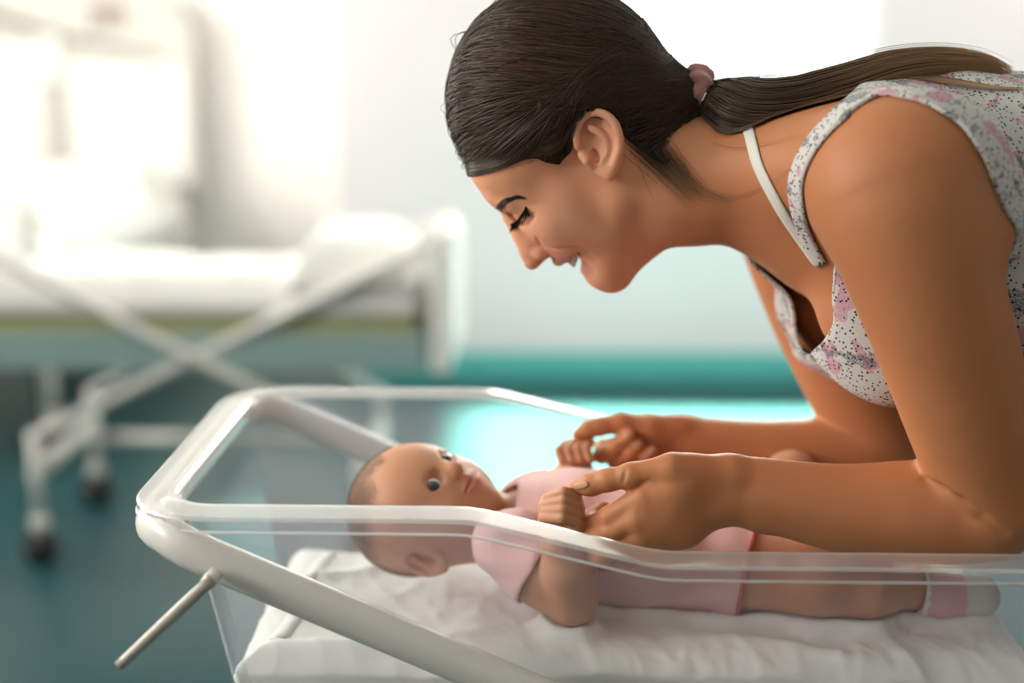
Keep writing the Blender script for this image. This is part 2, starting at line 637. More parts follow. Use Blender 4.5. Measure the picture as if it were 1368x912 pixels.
def make_mattress():
    ins = fl + .041
    x0, x1, y0, y1 = XH + ins, XT - ins, YN + ins, YF - ins
    nx, ny = 260, 130
    gx, gy = np.meshgrid(np.linspace(0, 1, nx), np.linspace(0, 1, ny), indexing='ij')
    X = x0 + (x1 - x0) * gx
    Yy = y0 + (y1 - y0) * gy
    e = np.minimum(np.minimum(X - x0, x1 - X), np.minimum(Yy - y0, y1 - Yy))
    Z = MTOP - .020 * (1 - np.clip(e / .035, 0, 1)) ** 2.2
    Z = Z + .0032 * vnoise(X * 5, Yy * 5, 3, 3, True) + .0016 * vnoise(X * 14 + Yy * 5, Yy * 8, 4, 3, True)
    # long soft folds that run out from under the baby
    for cx_, cy_, dx_, dy_, w_, h_ in ((-.20, 1.20, 1, .25, .012, .006), (-.22, 1.27, .9, -.25, .014, .007), (-.02, 1.19, 1, -.12, .012, .005),
                                      (.14, 1.18, 1, .1, .010, .005), (.25, 1.20, 1, -.2, .012, .006), (-.25, 1.35, .8, .6, .012, .008), (-.12, 1.17, 1, -.05, .01, .004)):
        n_ = math.hypot(dx_, dy_)
        dx_, dy_ = dx_ / n_, dy_ / n_
        al = (X - cx_) * dx_ + (Yy - cy_) * dy_
        ac = -(X - cx_) * dy_ + (Yy - cy_) * dx_ + .008 * np.sin(al * 22)
        Z = Z + h_ * np.exp(-(ac / w_) ** 2) * np.exp(-(al / .12) ** 2)
    # the sheet touches the underside of the baby
    low_ = np.full((nx, ny), np.inf)
    ii = np.round((BV[:, 0] - x0) / (x1 - x0) * (nx - 1)).astype(int)
    jj = np.round((BV[:, 1] - y0) / (y1 - y0) * (ny - 1)).astype(int)
    ok = (ii >= 0) & (ii < nx) & (jj >= 0) & (jj < ny)
    np.minimum.at(low_, (ii[ok], jj[ok]), BV[ok, 2])
    hit = np.isfinite(low_) & (low_ < Z + .016)
    D = np.where(hit, np.where(np.isfinite(low_), low_, 0) - .0004 - Z, 0)
    Wt = hit.astype(float)
    num, den = D * Wt * 1.0, Wt.copy()
    for _ in range(26):
        for A_ in (num, den):
            A_[1:-1, 1:-1] = (A_[1:-1, 1:-1] * 2 + A_[:-2, 1:-1] + A_[2:, 1:-1] + A_[1:-1, :-2] + A_[1:-1, 2:]) / 6
    soft = num / np.maximum(den, .02)
    soft *= np.clip(den / .35, 0, 1)
    Z = np.where(hit, np.minimum(Z + soft, low_ - .0004), Z + soft * (~hit))
    v = np.column_stack([X.ravel(), Yy.ravel(), Z.ravel()])
    idx = np.arange(nx * ny).reshape(nx, ny)
    q = np.stack([idx[:-1, :-1], idx[1:, :-1], idx[1:, 1:], idx[:-1, 1:]], -1).reshape(-1, 4)
    f = [tuple(r_) for r_ in q]
    border = list(idx[:, 0]) + list(idx[-1, 1:]) + list(idx[-2::-1, -1]) + list(idx[0, -2:0:-1])
    n0 = len(v)
    zb = TUBZ + .006
    low = []
    c = np.array(((x0 + x1) / 2, (y0 + y1) / 2))
    for b in border:
        p = v[b]
        low.append((c[0] + (p[0] - c[0]) * .955, c[1] + (p[1] - c[1]) * .93, zb))
    v = np.vstack([v, np.array(low)])
    nb = len(border)
    for k in range(nb):
        a, b2 = border[k], border[(k + 1) % nb]
        f.append((a, n0 + k, n0 + (k + 1) % nb, b2))
    f.append(tuple(range(n0 + nb - 1, n0 - 1, -1)))
    e_ = empty('cot_mattress', 'thin mattress in a creased white sheet under the baby', 'mattress', ((x0 + x1) / 2, (y0 + y1) / 2, zb))
    o = mesh_obj('sheet', v, f, M['sheet'], e_)
    # stitched hem that runs across the head end of the sheet
    hx = x0 + .030
    pts = [(hx + .003 * math.sin(t * 7) + .012 * t, y0 + .036 + (y1 - y0 - .07) * t, 0) for t in np.linspace(0, 1, 40)]
    b = MB()
    vv = []
    for p in pts:
        i = int(round((p[0] - x0) / (x1 - x0) * (nx - 1)))
        j = int(round((p[1] - y0) / (y1 - y0) * (ny - 1)))
        for dx_ in (-.004, .004, .012):
            ii = int(np.clip(round((p[0] + dx_ - x0) / (x1 - x0) * (nx - 1)), 0, nx - 1))
            vv.append((p[0] + dx_, p[1], Z[ii, j] + .0012))
    ff = []
    for k in range(39):
        for c_ in range(2):
            a = k * 3 + c_
            ff.append((a, a + 1, a + 4, a + 3))
    hem = mesh_obj('hem', vv, ff, M['sheet'], o)
    s = hem.modifiers.new('thick', 'SOLIDIFY'); s.thickness = .001
    return e_


# ------------------------------------------------------------------ crib bed behind, with its X-shaped side frame
crib = empty('crib_bed', 'white wheeled crib bed with crossed tube sides and rumpled white bedding', 'bed', (-.84, 3.62, 0))
CY0, CY1 = 3.40, 3.86
cxl, cxr = W(-75, 320, CY0)[0], W(604, 305, CY0)[0]
ctop = W(600, 312, CY0)[2]
mid = (W(262, 478, CY0))
for yy in (CY0, CY1):
    for sgn, xe in ((1, cxl), (-1, cxr)):
        xo = mid[0] + (mid[0] - xe) * .66
        zo = mid[2] - (ctop - mid[2]) * .66
        MB().tube(smooth_path([(xe, yy, ctop), ((xe + mid[0]) / 2, yy, (ctop + mid[2]) / 2), (mid[0], yy + (0 if sgn > 0 else .03), mid[2]), (xo, yy, zo)], 8), .015, 12).build('cross_tube', M['enamel'], crib, True)
        MB().tube([(xo, yy, zo + .01), (xo, yy, .12)], .014, 12).build('leg', M['enamel'], crib, True)
        cs = MB().tube([(xo, yy, .125), (xo, yy, .09)], .02, 12).build('caster', M['enamel'], crib, True)
        MB().tube([(xo, yy - .016, .046), (xo, yy + .016, .046)], .046, 20).build('wheel', M['rubber'], cs, True)
for sgn in (1, -1):
    xo = mid[0] + (mid[0] - (cxl if sgn > 0 else cxr)) * .66
    MB().tube([(xo, CY0, .24), (xo, CY1, .24)], .022, 12).build('base_rail', M['enamel'], crib, True)
MB().tube([(mid[0] + (mid[0] - cxl) * .66, CY1, .2), (mid[0] + (mid[0] - cxr) * .66, CY1, .2)], .016, 12).build('base_rail', M['enamel'], crib, True)
# end boards, rounded on top
for xe, wdt in ((cxl, .05), (cxr - .03, .05)):
    b = MB()
    b.box(xe - wdt / 2, xe + wdt / 2, CY0 - .02, CY1 + .02, .50, ctop - .012)
    b.build('end_board', M['plastic'], crib, True, bevel=.022, seg=4)
MB().box(cxl + .04, cxr - .07, CY0 + .025, CY1 - .02, .50, .60).build('bed_base', M['blue_cloth'], crib, bevel=.01)


def lumpy(x0, x1, y0, y1, z0, z1, seed, amp, name, m, parent, nx=60, ny=30, edge=.05):
    gx, gy = np.meshgrid(np.linspace(0, 1, nx), np.linspace(0, 1, ny), indexing='ij')
    X = x0 + (x1 - x0) * gx
    Yy = y0 + (y1 - y0) * gy
    e = np.minimum(np.minimum(X - x0, x1 - X), np.minimum(Yy - y0, y1 - Yy))
    Z = z0 + (z1 - z0) * (1 - (1 - np.clip(e / edge, 0, 1)) ** 2.5) + amp * vnoise(X * 4, Yy * 4, seed, 4) * np.clip(e / edge, 0, 1)
    v = np.column_stack([X.ravel(), Yy.ravel(), Z.ravel()])
    idx = np.arange(nx * ny).reshape(nx, ny)
    q = np.stack([idx[:-1, :-1], idx[1:, :-1], idx[1:, 1:], idx[:-1, 1:]], -1).reshape(-1, 4)
    border = list(idx[:, 0]) + list(idx[-1, 1:]) + list(idx[-2::-1, -1]) + list(idx[0, -2:0:-1])
    return mesh_obj(name, v, [tuple(r_) for r_ in q] + [tuple(reversed(border))], m, parent)


lumpy(cxl + .05, cxr - .08, CY0 + .03, CY1 - .02, .59, .655, 11, .004, 'mattress', M['green'], crib)
lumpy(cxl + .045, cxr - .08, CY0 + .015, CY1 - .02, .645, .745, 12, .03, 'bedding', M['sheet'], crib, edge=.09)
lumpy(cxr - .42, cxr - .085, CY0 + .02, CY1 - .03, .70, .84, 13, .03, 'pillow', M['sheet'], crib, edge=.12)

# ------------------------------------------------------------------ adult bed in the alcove
hb = empty('hospital_bed', 'white hospital bed with moulded headboard against the alcove wall', 'bed', (-2.02, 5.2, 0))
HY = 6.17
hx0, hx1 = W(-40, 150, HY)[0], W(262, 150, HY)[0]
hz0, hz1 = W(150, 256, HY)[2], W(150, -16, HY)[2]
# arched headboard
n = 30
top = []
for k in range(n + 1):
    t = k / n
    x = hx0 + (hx1 - hx0) * t
    e = min(t, 1 - t)
    z = hz1 - .035 * t - .14 * (1 - min(1, e / .16)) ** 2.4
    top.append((x, z))
vv = []
for yy in (HY - .03, HY + .03):
    vv += [(x, yy, z) for x, z in top] + [(x, yy, hz0) for x, z in top]
N1 = n + 1
ff = []
for k in range(n):
    ff.append((k, k + 1, N1 + k + 1, N1 + k)[::-1])
    o = 2 * N1
    ff.append((o + k, o + k + 1, o + N1 + k + 1, o + N1 + k))
    ff.append((k, o + k, o + k + 1, k + 1)[::-1])
    ff.append((N1 + k, N1 + k + 1, o + N1 + k + 1, o + N1 + k)[::-1])
ff.append((0, N1, 3 * N1, 2 * N1)); ff.append((n, 2 * N1 + n, 3 * N1 + n, N1 + n))
hbo = mesh_obj('headboard', vv, ff, M['headboard'], hb, False)
m_ = hbo.modifiers.new('bevel', 'BEVEL'); m_.width = .012; m_.segments = 3; m_.limit_method = 'ANGLE'
sp = [W(px, py, HY - .035) for px, py in ((-40, 12), (0, 24), (60, 43), (120, 57), (175, 68), (215, 75))]
MB().tube(smooth_path(sp, 6), np.linspace(.022, .008, 31), 8).build('seam', M['seam'], hbo, True)
for px0, px1, py0, py1 in ((-36, 62, 60, 250), (92, 254, 88, 250)):
    a, c = W(px0, py0, HY - .03), W(px1, py1, HY - .03)
    MB().box(a[0], c[0], HY - .042, HY - .028, c[2], a[2]).build('inset_panel', M['wall_white'], hbo, bevel=.012)
a, c = W(66, 110, HY - .05), W(90, 256, HY - .05)
MB().box(a[0], c[0], HY - .06, HY - .03, c[2] - .1, a[2]).build('support_post', M['grey_post'], hbo, bevel=.006)
a, c = W(44, 46, HY - .05), W(84, 108, HY - .05)
MB().box(a[0], c[0], HY - .055, HY - .03, c[2], a[2]).build('bracket', M['plastic'], hbo, bevel=.012)
for px0, px1 in ((120, 128), (138, 145), (156, 163)):
    a, c = W(px0, 8, HY - .05), W(px1, 40, HY - .05)
    MB().box(a[0], c[0], HY - .045, HY - .028, c[2], a[2]).build('handle_slot', M['handle'], hbo, bevel=.004)
a, c = W(118, 6, HY - .05), W(165, 14, HY - .05)
MB().box(a[0], c[0], HY - .045, HY - .028, c[2], a[2]).build('handle_slot', M['handle'], hbo, bevel=.004)
MB().box(hx0 + .02, hx1 - .02, 4.25, HY - .04, .40, .50).build('bed_base', M['enamel'], hb, bevel=.015)
lumpy(hx0 + .02, hx1 - .02, 4.25, HY - .04, .49, .64, 21, .006, 'mattress', M['sheet'], hb, edge=.05)
lumpy(hx0 - .02, hx1 + .02, 4.23, HY - .55, .56, .68, 22, .03, 'bedding', M['sheet'], hb, edge=.10)
lumpy(hx0 + .08, hx1 - .08, HY - .52, HY - .06, .62, .79, 23, .02, 'pillow', M['sheet'], hb, edge=.14)
MB().box(hx0, hx1, 4.16, 4.22, .38, .86).build('footboard', M['plastic'], hb, bevel=.02, seg=3)
for xx in (hx0 + .08, hx1 - .08):
    for yy in (4.4, HY - .2):
        MB().tube([(xx, yy, .42), (xx, yy, .12)], .022, 12).build('leg', M['enamel'], hb, True)
        cs = MB().tube([(xx, yy, .13), (xx, yy, .09)], .024, 12).build('caster', M['enamel'], hb, True)
        MB().tube([(xx, yy - .02, .055), (xx, yy + .02, .055)], .055, 20).build('wheel', M['rubber'], cs, True)
# ------------------------------------------------------------------ implicit sculpting: smooth unions of round shapes, meshed by surface nets


class Sculpt:
    def __init__(self):
        self.ops = []

    def _push(self, fn, lo, hi, k, op):
        pad = k + .008
        self.ops.append((fn, np.array(lo) - pad, np.array(hi) + pad, k, op))
        return self

    def cone(self, a, ra, b, rb, k=.006, op='u'):
        a, b = np.array(a, float), np.array(b, float)
        ba = b - a
        L2 = float(ba @ ba) + 1e-12

        def fn(x, y, z):
            t = np.clip(((x - a[0]) * ba[0] + (y - a[1]) * ba[1] + (z - a[2]) * ba[2]) / L2, 0, 1)
            return np.sqrt((x - a[0] - t * ba[0]) ** 2 + (y - a[1] - t * ba[1]) ** 2 + (z - a[2] - t * ba[2]) ** 2) - (ra + (rb - ra) * t)
        r = max(ra, rb)
        return self._push(fn, np.minimum(a, b) - r, np.maximum(a, b) + r, k, op)

    def chain(self, pts, rs, k=.004, op='u'):
        for i in range(len(pts) - 1):
            self.cone(pts[i], rs[i], pts[i + 1], rs[i + 1], k, op)
        return self

    def ball(self, c, r, k=.006, op='u'):
        return self.cone(c, r, np.array(c) + 1e-5, r, k, op)

    def ell(self, c, radii, A=None, k=.01, op='u'):
        """ellipsoid; the rows of A are its axes"""
        c = np.array(c, float)
        A = np.eye(3) if A is None else np.array(A, float)
        A = A / np.linalg.norm(A, axis=1)[:, None]
        rr = np.array(radii, float)

        def fn(x, y, z):
            X, Y, Z = x - c[0], y - c[1], z - c[2]
            u = X * A[0, 0] + Y * A[0, 1] + Z * A[0, 2]
            v = X * A[1, 0] + Y * A[1, 1] + Z * A[1, 2]
            w = X * A[2, 0] + Y * A[2, 1] + Z * A[2, 2]
            k0 = np.sqrt((u / rr[0]) ** 2 + (v / rr[1]) ** 2 + (w / rr[2]) ** 2)
            k1 = np.sqrt((u / rr[0] ** 2) ** 2 + (v / rr[1] ** 2) ** 2 + (w / rr[2] ** 2) ** 2)
            return k0 * (k0 - 1) / (k1 + 1e-9)
        ext = np.abs(A.T) @ rr
        return self._push(fn, c - ext, c + ext, k, op)

    @staticmethod
    def _mix(d, p, k, op):
        if op == 'u':
            h = np.maximum(k - np.abs(d - p), 0) / k
            return np.minimum(d, p) - h * h * k * .25
        p = -p
        h = np.maximum(k - np.abs(d - p), 0) / k
        return np.maximum(d, p) + h * h * k * .25

    def at(self, P):
        P = np.asarray(P, float)
        d = np.full(len(P), .5)
        for fn, lo, hi, k, op in self.ops:
            m = np.all((P > lo) & (P < hi), axis=1)
            if m.any():
                q = P[m]
                d[m] = self._mix(d[m], fn(q[:, 0], q[:, 1], q[:, 2]), k, op)
        return d

    def grad(self, P, e=4e-4):
        g = np.empty_like(P)
        for i in range(3):
            D = np.zeros(3)
            D[i] = e
            g[:, i] = self.at(P + D) - self.at(P - D)
        return g / (np.linalg.norm(g, axis=1)[:, None] + 1e-12)

    def project(self, P, off=0.0, it=3):
        P = np.array(P, float)
        for _ in range(it):
            d = self.at(P) - off
            P -= np.clip(d, -.01, .01)[:, None] * self.grad(P)
        return P

    def gat(self, P):
        """field read from the meshing grid (fast, needs mesh() first)"""
        F, ax = self.F, self.ax
        P = np.asarray(P, float)
        i, t = [], []
        for d in range(3):
            q = np.clip(np.searchsorted(ax[d], P[:, d]) - 1, 0, len(ax[d]) - 2)
            i.append(q)
            t.append(np.clip((P[:, d] - ax[d][q]) / (ax[d][q + 1] - ax[d][q]), 0, 1))
        r = 0
        for a in (0, 1):
            for b in (0, 1):
                for c in (0, 1):
                    w = (t[0] if a else 1 - t[0]) * (t[1] if b else 1 - t[1]) * (t[2] if c else 1 - t[2])
                    r = r + w * F[i[0] + a, i[1] + b, i[2] + c]
        return r

    def ggrad(self, P, e=2e-3):
        g = np.empty_like(P)
        for i in range(3):
            D = np.zeros(3)
            D[i] = e
            g[:, i] = self.gat(P + D) - self.gat(P - D)
        return g / (np.linalg.norm(g, axis=1)[:, None] + 1e-12)

    def mesh(self, xs, ys, zs, relax=1):
        F = np.full((len(xs), len(ys), len(zs)), .5, np.float32)
        for fn, lo, hi, k, op in self.ops:
            sl = []
            for ax, l, h in zip((xs, ys, zs), lo, hi):
                sl.append(slice(int(np.searchsorted(ax, l)), int(np.searchsorted(ax, h))))
            if any(s.stop <= s.start for s in sl):
                continue
            x = xs[sl[0]].astype(np.float32)[:, None, None]
            y = ys[sl[1]].astype(np.float32)[None, :, None]
            z = zs[sl[2]].astype(np.float32)[None, None, :]
            blk = F[sl[0], sl[1], sl[2]]
            F[sl[0], sl[1], sl[2]] = self._mix(blk, fn(x, y, z), k, op)
        self.F, self.ax = F, (xs, ys, zs)
        V, Q = surface_nets(F, xs, ys, zs)
        for _ in range(relax):
            V = relax_mesh(V, Q)
        return V, Q


def surface_nets(F, xs, ys, zs):
    S = F < 0
    nx, ny, nz = F.shape
    c = np.zeros((nx - 1, ny - 1, nz - 1), np.uint8)
    for i in (0, 1):
        for j in (0, 1):
            for k in (0, 1):
                c += S[i:nx - 1 + i, j:ny - 1 + j, k:nz - 1 + k]
    act = np.argwhere((c > 0) & (c < 8))
    idx = np.full(c.shape, -1, np.int32)
    idx[act[:, 0], act[:, 1], act[:, 2]] = np.arange(len(act))
    acc = np.zeros((len(act), 3))
    cnt = np.zeros(len(act))
    ax = [xs, ys, zs]
    for d in range(3):
        o = [q for q in range(3) if q != d]
        for a in (0, 1):
            for b in (0, 1):
                p = act.copy()
                p[:, o[0]] += a
                p[:, o[1]] += b
                q = p.copy()
                q[:, d] += 1
                f0 = F[p[:, 0], p[:, 1], p[:, 2]]
                f1 = F[q[:, 0], q[:, 1], q[:, 2]]
                m = (f0 < 0) != (f1 < 0)
                t = f0[m] / (f0[m] - f1[m])
                P = np.stack([ax[n][p[m, n]] for n in range(3)], 1)
                P[:, d] += t * (ax[d][q[m, d]] - ax[d][p[m, d]])
                acc[m] += P
                cnt[m] += 1
    V = acc / cnt[:, None]
    quads = []
    for d in range(3):
        o = [q for q in range(3) if q != d]
        a = [slice(None)] * 3
        b = [slice(None)] * 3
        a[d] = slice(0, -1)
        b[d] = slice(1, None)
        s0, s1 = S[tuple(a)], S[tuple(b)]
        e = np.argwhere(s0 != s1)
        ok = np.ones(len(e), bool)
        for q in o:
            ok &= (e[:, q] > 0) & (e[:, q] < F.shape[q] - 1)
        e = e[ok]
        flip = s0[e[:, 0], e[:, 1], e[:, 2]]
        cs = []
        for u, w in ((-1, -1), (0, -1), (0, 0), (-1, 0)):
            g = e.copy()
            g[:, o[0]] += u
            g[:, o[1]] += w
            cs.append(idx[g[:, 0], g[:, 1], g[:, 2]])
        q = np.stack(cs, 1)
        if d == 1:
            flip = ~flip
        q[~flip] = q[~flip][:, ::-1]
        quads.append(q)
    return V, np.vstack(quads)


def relax_mesh(V, Q, lam=.5):
    acc = np.zeros_like(V)
    cnt = np.zeros(len(V))
    for a, b in ((0, 1), (1, 2), (2, 3), (3, 0)):
        np.add.at(acc, Q[:, a], V[Q[:, b]])
        np.add.at(acc, Q[:, b], V[Q[:, a]])
        cnt += np.bincount(Q[:, a], minlength=len(V)) + np.bincount(Q[:, b], minlength=len(V))
    return V + lam * (acc / np.maximum(cnt, 1)[:, None] - V)


def axis(*segs):
    """grid line positions: (from, to, step), ..."""
    out = []
    for a, b, s in segs:
        n = max(1, int(round((b - a) / s)))
        out += list(a + (b - a) * np.arange(n) / n)
    out.append(segs[-1][1])
    return np.array(out)


def trim(V, Q, g, S=None):
    """keep the part of a mesh where g < 0 and slide the loose edge onto g = 0"""
    val = g(V)
    keep = (val[Q] < 0).any(1)
    Q = Q[keep]
    used = np.unique(Q)
    mv = used[val[used] > 0]
    P = V[mv].copy()
    for _ in range(4):
        v0 = g(P)
        gr = np.empty_like(P)
        for i in range(3):
            D = np.zeros(3)
            D[i] = 5e-4
            gr[:, i] = (g(P + D) - g(P - D)) / 1e-3
        n2 = (gr ** 2).sum(1)
        P -= np.clip(v0 / np.maximum(n2, .05), -.004, .004)[:, None] * gr
    V = V.copy()
    V[mv] = P
    remap = np.full(len(V), -1)
    remap[used] = np.arange(len(used))
    return V[used], remap[Q]


def poly_sd(px, py, poly):
    """signed distance to a polygon, negative inside"""
    poly = np.array(poly, float)
    d = np.full(len(px), 1e9)
    ins = np.zeros(len(px), bool)
    n = len(poly)
    for i in range(n):
        a, b = poly[i], poly[(i + 1) % n]
        e = b - a
        t = np.clip(((px - a[0]) * e[0] + (py - a[1]) * e[1]) / (e @ e), 0, 1)
        d = np.minimum(d, (px - a[0] - t * e[0]) ** 2 + (py - a[1] - t * e[1]) ** 2)
        c = ((a[1] > py) != (b[1] > py)) & (px < (b[0] - a[0]) * (py - a[1]) / (b[1] - a[1] + 1e-12) + a[0])
        ins ^= c
    d = np.sqrt(d)
    return np.where(ins, -d, d)


def paint(o, cols):
    a = o.data.color_attributes.new('Col', 'FLOAT_COLOR', 'POINT')
    c = np.ones((len(cols), 4), np.float32)
    c[:, :3] = cols
    a.data.foreach_set('color', c.ravel())


def strands(name, curves, radius, m, parent, tip=.3):
    """hair as real curves; each entry is an (n, 3) array in world space"""
    off = parent_world(parent)
    hc = bpy.data.hair_curves.new(name)
    hc.add_curves([len(c) for c in curves])
    P = (np.vstack(curves) - off).astype(np.float32)
    hc.attributes['position'].data.foreach_set('vector', P.ravel())
    rad = np.concatenate([radius * (1 - (1 - tip) * np.linspace(0, 1, len(c)) ** 3) for c in curves]).astype(np.float32)
    at = hc.attributes.get('radius') or hc.attributes.new('radius', 'FLOAT', 'POINT')
    at.data.foreach_set('value', rad)
    hc.materials.append(m)
    o = bpy.data.objects.new(name, hc)
    return link(o, parent)


class Skin:
    """line-of-sight and nearest-point lookups on a finished mesh"""

    def __init__(self, V, Q):
        self.t = BVHTree.FromPolygons(V.tolist(), Q.tolist())

    def cast(self, px, py, off=0.0):
        d = Vector(W(px, py, 1.0) - CAMP).normalized()
        h = self.t.ray_cast(Vector(CAMP), d)
        if h[0] is None:
            return None
        n = h[1] if h[1].dot(d) < 0 else -h[1]
        return np.array(h[0] + n * off)

    def line(self, pts, off=0.0):
        return np.array([p for p in (self.cast(q[0], q[1], off) for q in pts) if p is not None])

    def snap(self, P, off=0.0):
        out = []
        for p in P:
            c, n, _, _ = self.t.find_nearest(Vector(p))
            out.append(np.array(c + n * off))
        return np.array(out)


def loops(Q):
    """open edges of a quad mesh as ordered vertex loops"""
    E = np.vstack([Q[:, [0, 1]], Q[:, [1, 2]], Q[:, [2, 3]], Q[:, [3, 0]]])
    key = np.sort(E, axis=1)
    u, inv, cnt = np.unique(key, axis=0, return_inverse=True, return_counts=True)
    b = E[cnt[inv.ravel()] == 1]
    nxt = {int(a): int(c) for a, c in b}
    res = []
    while nxt:
        a = next(iter(nxt))
        lp = []
        while a in nxt:
            lp.append(a)
            a = nxt.pop(a)
        if len(lp) > 8:
            res.append(lp)
    return res


def smooth_loop(P, it=8):
    P = np.array(P)
    for _ in range(it):
        P = .5 * P + .25 * (np.roll(P, 1, 0) + np.roll(P, -1, 0))
    return P


def ribbon(name, skin, path, wid, off, m, parent, thick=.0012, per=8):
    """flat band that lies on a body along a line of photo points; wid in pixels"""
    p = smooth_path([(q[0], q[1], 0) for q in path], per)
    wd_ = np.interp(np.linspace(0, 1, len(p)), np.linspace(0, 1, len(np.atleast_1d(wid))), np.atleast_1d(wid))
    T = np.gradient(p, axis=0)
    T /= np.linalg.norm(T, axis=1)[:, None]
    rows = []
    for i in range(len(p)):
        nx_, ny_ = -T[i, 1], T[i, 0]
        r = [skin.cast(p[i, 0] + nx_ * wd_[i] * s, p[i, 1] + ny_ * wd_[i] * s, off) for s in (-.5, -.17, .17, .5)]
        if any(q is None for q in r):
            continue
        if max(np.linalg.norm(r[k] - r[k + 1]) for k in range(3)) > .02:
            continue
        rows.append(r)
    V = np.array(rows)
    for _ in range(2):
        V[1:-1] = .5 * V[1:-1] + .25 * (V[:-2] + V[2:])
    n = len(V)
    f = np.array([(i * 4 + j, i * 4 + j + 1, i * 4 + j + 5, i * 4 + j + 4) for i in range(n - 1) for j in range(3)])
    o = mesh_obj(name, V.reshape(-1, 3), f, m, parent)
    s = o.modifiers.new('thick', 'SOLIDIFY')
    s.thickness = thick
    s.offset = 0
    return o
# ------------------------------------------------------------------ the woman
M['skin'] = mat('skin', (0.52, 0.29, 0.185), 0.55, 0.42, sss=0.12, sssr=(0.006, 0, 0), bump=0.05, bscale=700, var=0.06, vscale=25, attr='Col')
M['baby_skin'] = mat('baby_skin', (0.70, 0.42, 0.30), 0.50, 0.4, sss=0.18, sssr=(0.006, 0, 0), var=0.04, vscale=30, attr='Col')
M['teeth'] = mat('teeth', (0.82, 0.78, 0.70), 0.25)
M['hair'] = mat('brown_hair', (0.016, 0.009, 0.006), 0.6, 0.2)
M['lash'] = mat('black_lash', (0.005, 0.004, 0.004), 0.9, 0.1)
M['elastic'] = mat('white_elastic', (0.74, 0.72, 0.68), 0.8, 0.2, bump=0.2, bscale=1500)
M['scrunchie'] = mat('pink_velvet', (0.50, 0.23, 0.22), 0.85, 0.2, sheen=0.6, var=0.2, vscale=120)
M['trousers'] = mat('grey_cotton', (0.35, 0.36, 0.40), 0.9, bump=0.1)
M['shoe'] = mat('white_shoe', (0.75, 0.75, 0.74), 0.6)
M['clasp'] = mat('silver_clasp', (0.8, 0.8, 0.8), 0.2, metal=1.0)

def strand_mat(name, dark, light, rough, spec, tip=None):
    m = bpy.data.materials.new(name)
    m.use_nodes = True
    nt = m.node_tree
    b = nt.nodes['Principled BSDF']
    b.inputs['Roughness'].default_value = rough
    b.inputs['Specular IOR Level'].default_value = spec
    h = nt.nodes.new('ShaderNodeHairInfo')
    r = nt.nodes.new('ShaderNodeMix')
    r.data_type = 'RGBA'
    r.inputs[6].default_value = (*dark, 1)
    r.inputs[7].default_value = (*light, 1)
    nt.links.new(h.outputs['Random'], r.inputs[0])
    out = r.outputs[2]
    if tip:                                 # golden ends: backlight through the tail put into the colour
        mr = nt.nodes.new('ShaderNodeMapRange')
        mr.inputs['From Min'].default_value = .45
        nt.links.new(h.outputs['Intercept'], mr.inputs['Value'])
        t = nt.nodes.new('ShaderNodeMix')
        t.data_type = 'RGBA'
        nt.links.new(mr.outputs['Result'], t.inputs[0])
        nt.links.new(out, t.inputs[6])
        t.inputs[7].default_value = (*tip, 1)
        out = t.outputs[2]
    nt.links.new(out, b.inputs['Base Color'])
    return m


hs = bpy.data.materials.new('hair_strands')
hs.use_nodes = True
hs.node_tree.nodes.clear()
_o = hs.node_tree.nodes.new('ShaderNodeOutputMaterial')
_h = hs.node_tree.nodes.new('ShaderNodeBsdfHairPrincipled')
_h.parametrization = 'COLOR'
_h.inputs['Color'].default_value = (0.060, 0.030, 0.017, 1)
_h.inputs['Roughness'].default_value = 0.28
_h.inputs['Radial Roughness'].default_value = 0.35
hs.node_tree.links.new(_h.outputs[0], _o.inputs[0])
bpy.data.materials.remove(hs)
M['strands'] = strand_mat('hair_strands', (0.016, 0.009, 0.006), (0.090, 0.044, 0.023), 0.40, 0.42)
M['strands_tail'] = strand_mat('tail_strands', (0.018, 0.010, 0.006), (0.10, 0.055, 0.03), 0.38, 0.4, (0.42, 0.25, 0.12))

WY = 1.34                       # her middle plane
KP = WY / FPX                   # metres for one photo pixel on that plane
woman = empty('person', 'adult in a flower and dot tank top bending over the bassinet', 'person', (W(1640, 500, WY)[0], WY, 0))
B = Sculpt()


def hp(px, py, w=0):
    return W(px, py, WY - w * KP)


def mir(p):
    return np.array((p[0], 2 * WY - p[1], p[2]))


def vax(px, py, dx, dy):
    """unit world direction, in the plane of the profile, of a photo direction"""
    d = W(px + dx * .5, py + dy * .5, WY) - W(px - dx * .5, py - dy * .5, WY)
    return d / np.linalg.norm(d)


def hell(S, px, py, w, a, b, c, ang, k=8, op='u', both=True, yaw=0):
    """ellipsoid in photo pixels: a along the direction ang (degrees), b across it, c sideways"""
    t = math.radians(ang)
    e1 = vax(px, py, math.cos(t), math.sin(t))
    e2 = vax(px, py, -math.sin(t), math.cos(t))
    e3 = np.array((0, -1.0, 0))
    if yaw:
        y_ = math.radians(yaw)
        e2, e3 = e2 * math.cos(y_) + e3 * math.sin(y_), e3 * math.cos(y_) - e2 * math.sin(y_)
    S.ell(hp(px, py, w), (a * KP, b * KP, c * KP), (e1, e2, e3), k * KP, op)
    if w and both:
        mm = [e * np.array((1, -1, 1)) for e in (e1, e2, e3)]
        S.ell(mir(hp(px, py, w)), (a * KP, b * KP, c * KP), mm, k * KP, op)


def hcone(S, p, q, k=6, op='u', both=True):
    """p, q = (px, py, w, r)"""
    a, b = hp(*p[:3]), hp(*q[:3])
    S.cone(a, p[3] * KP, b, q[3] * KP, k * KP, op)
    if (p[2] or q[2]) and both:
        S.cone(mir(a), p[3] * KP, mir(b), q[3] * KP, k * KP, op)


def hchain(S, pts, k=4, op='u', both=True):
    for i in range(len(pts) - 1):
        hcone(S, pts[i], pts[i + 1], k, op, both)


A0 = 34                                   # the face slopes this much from level
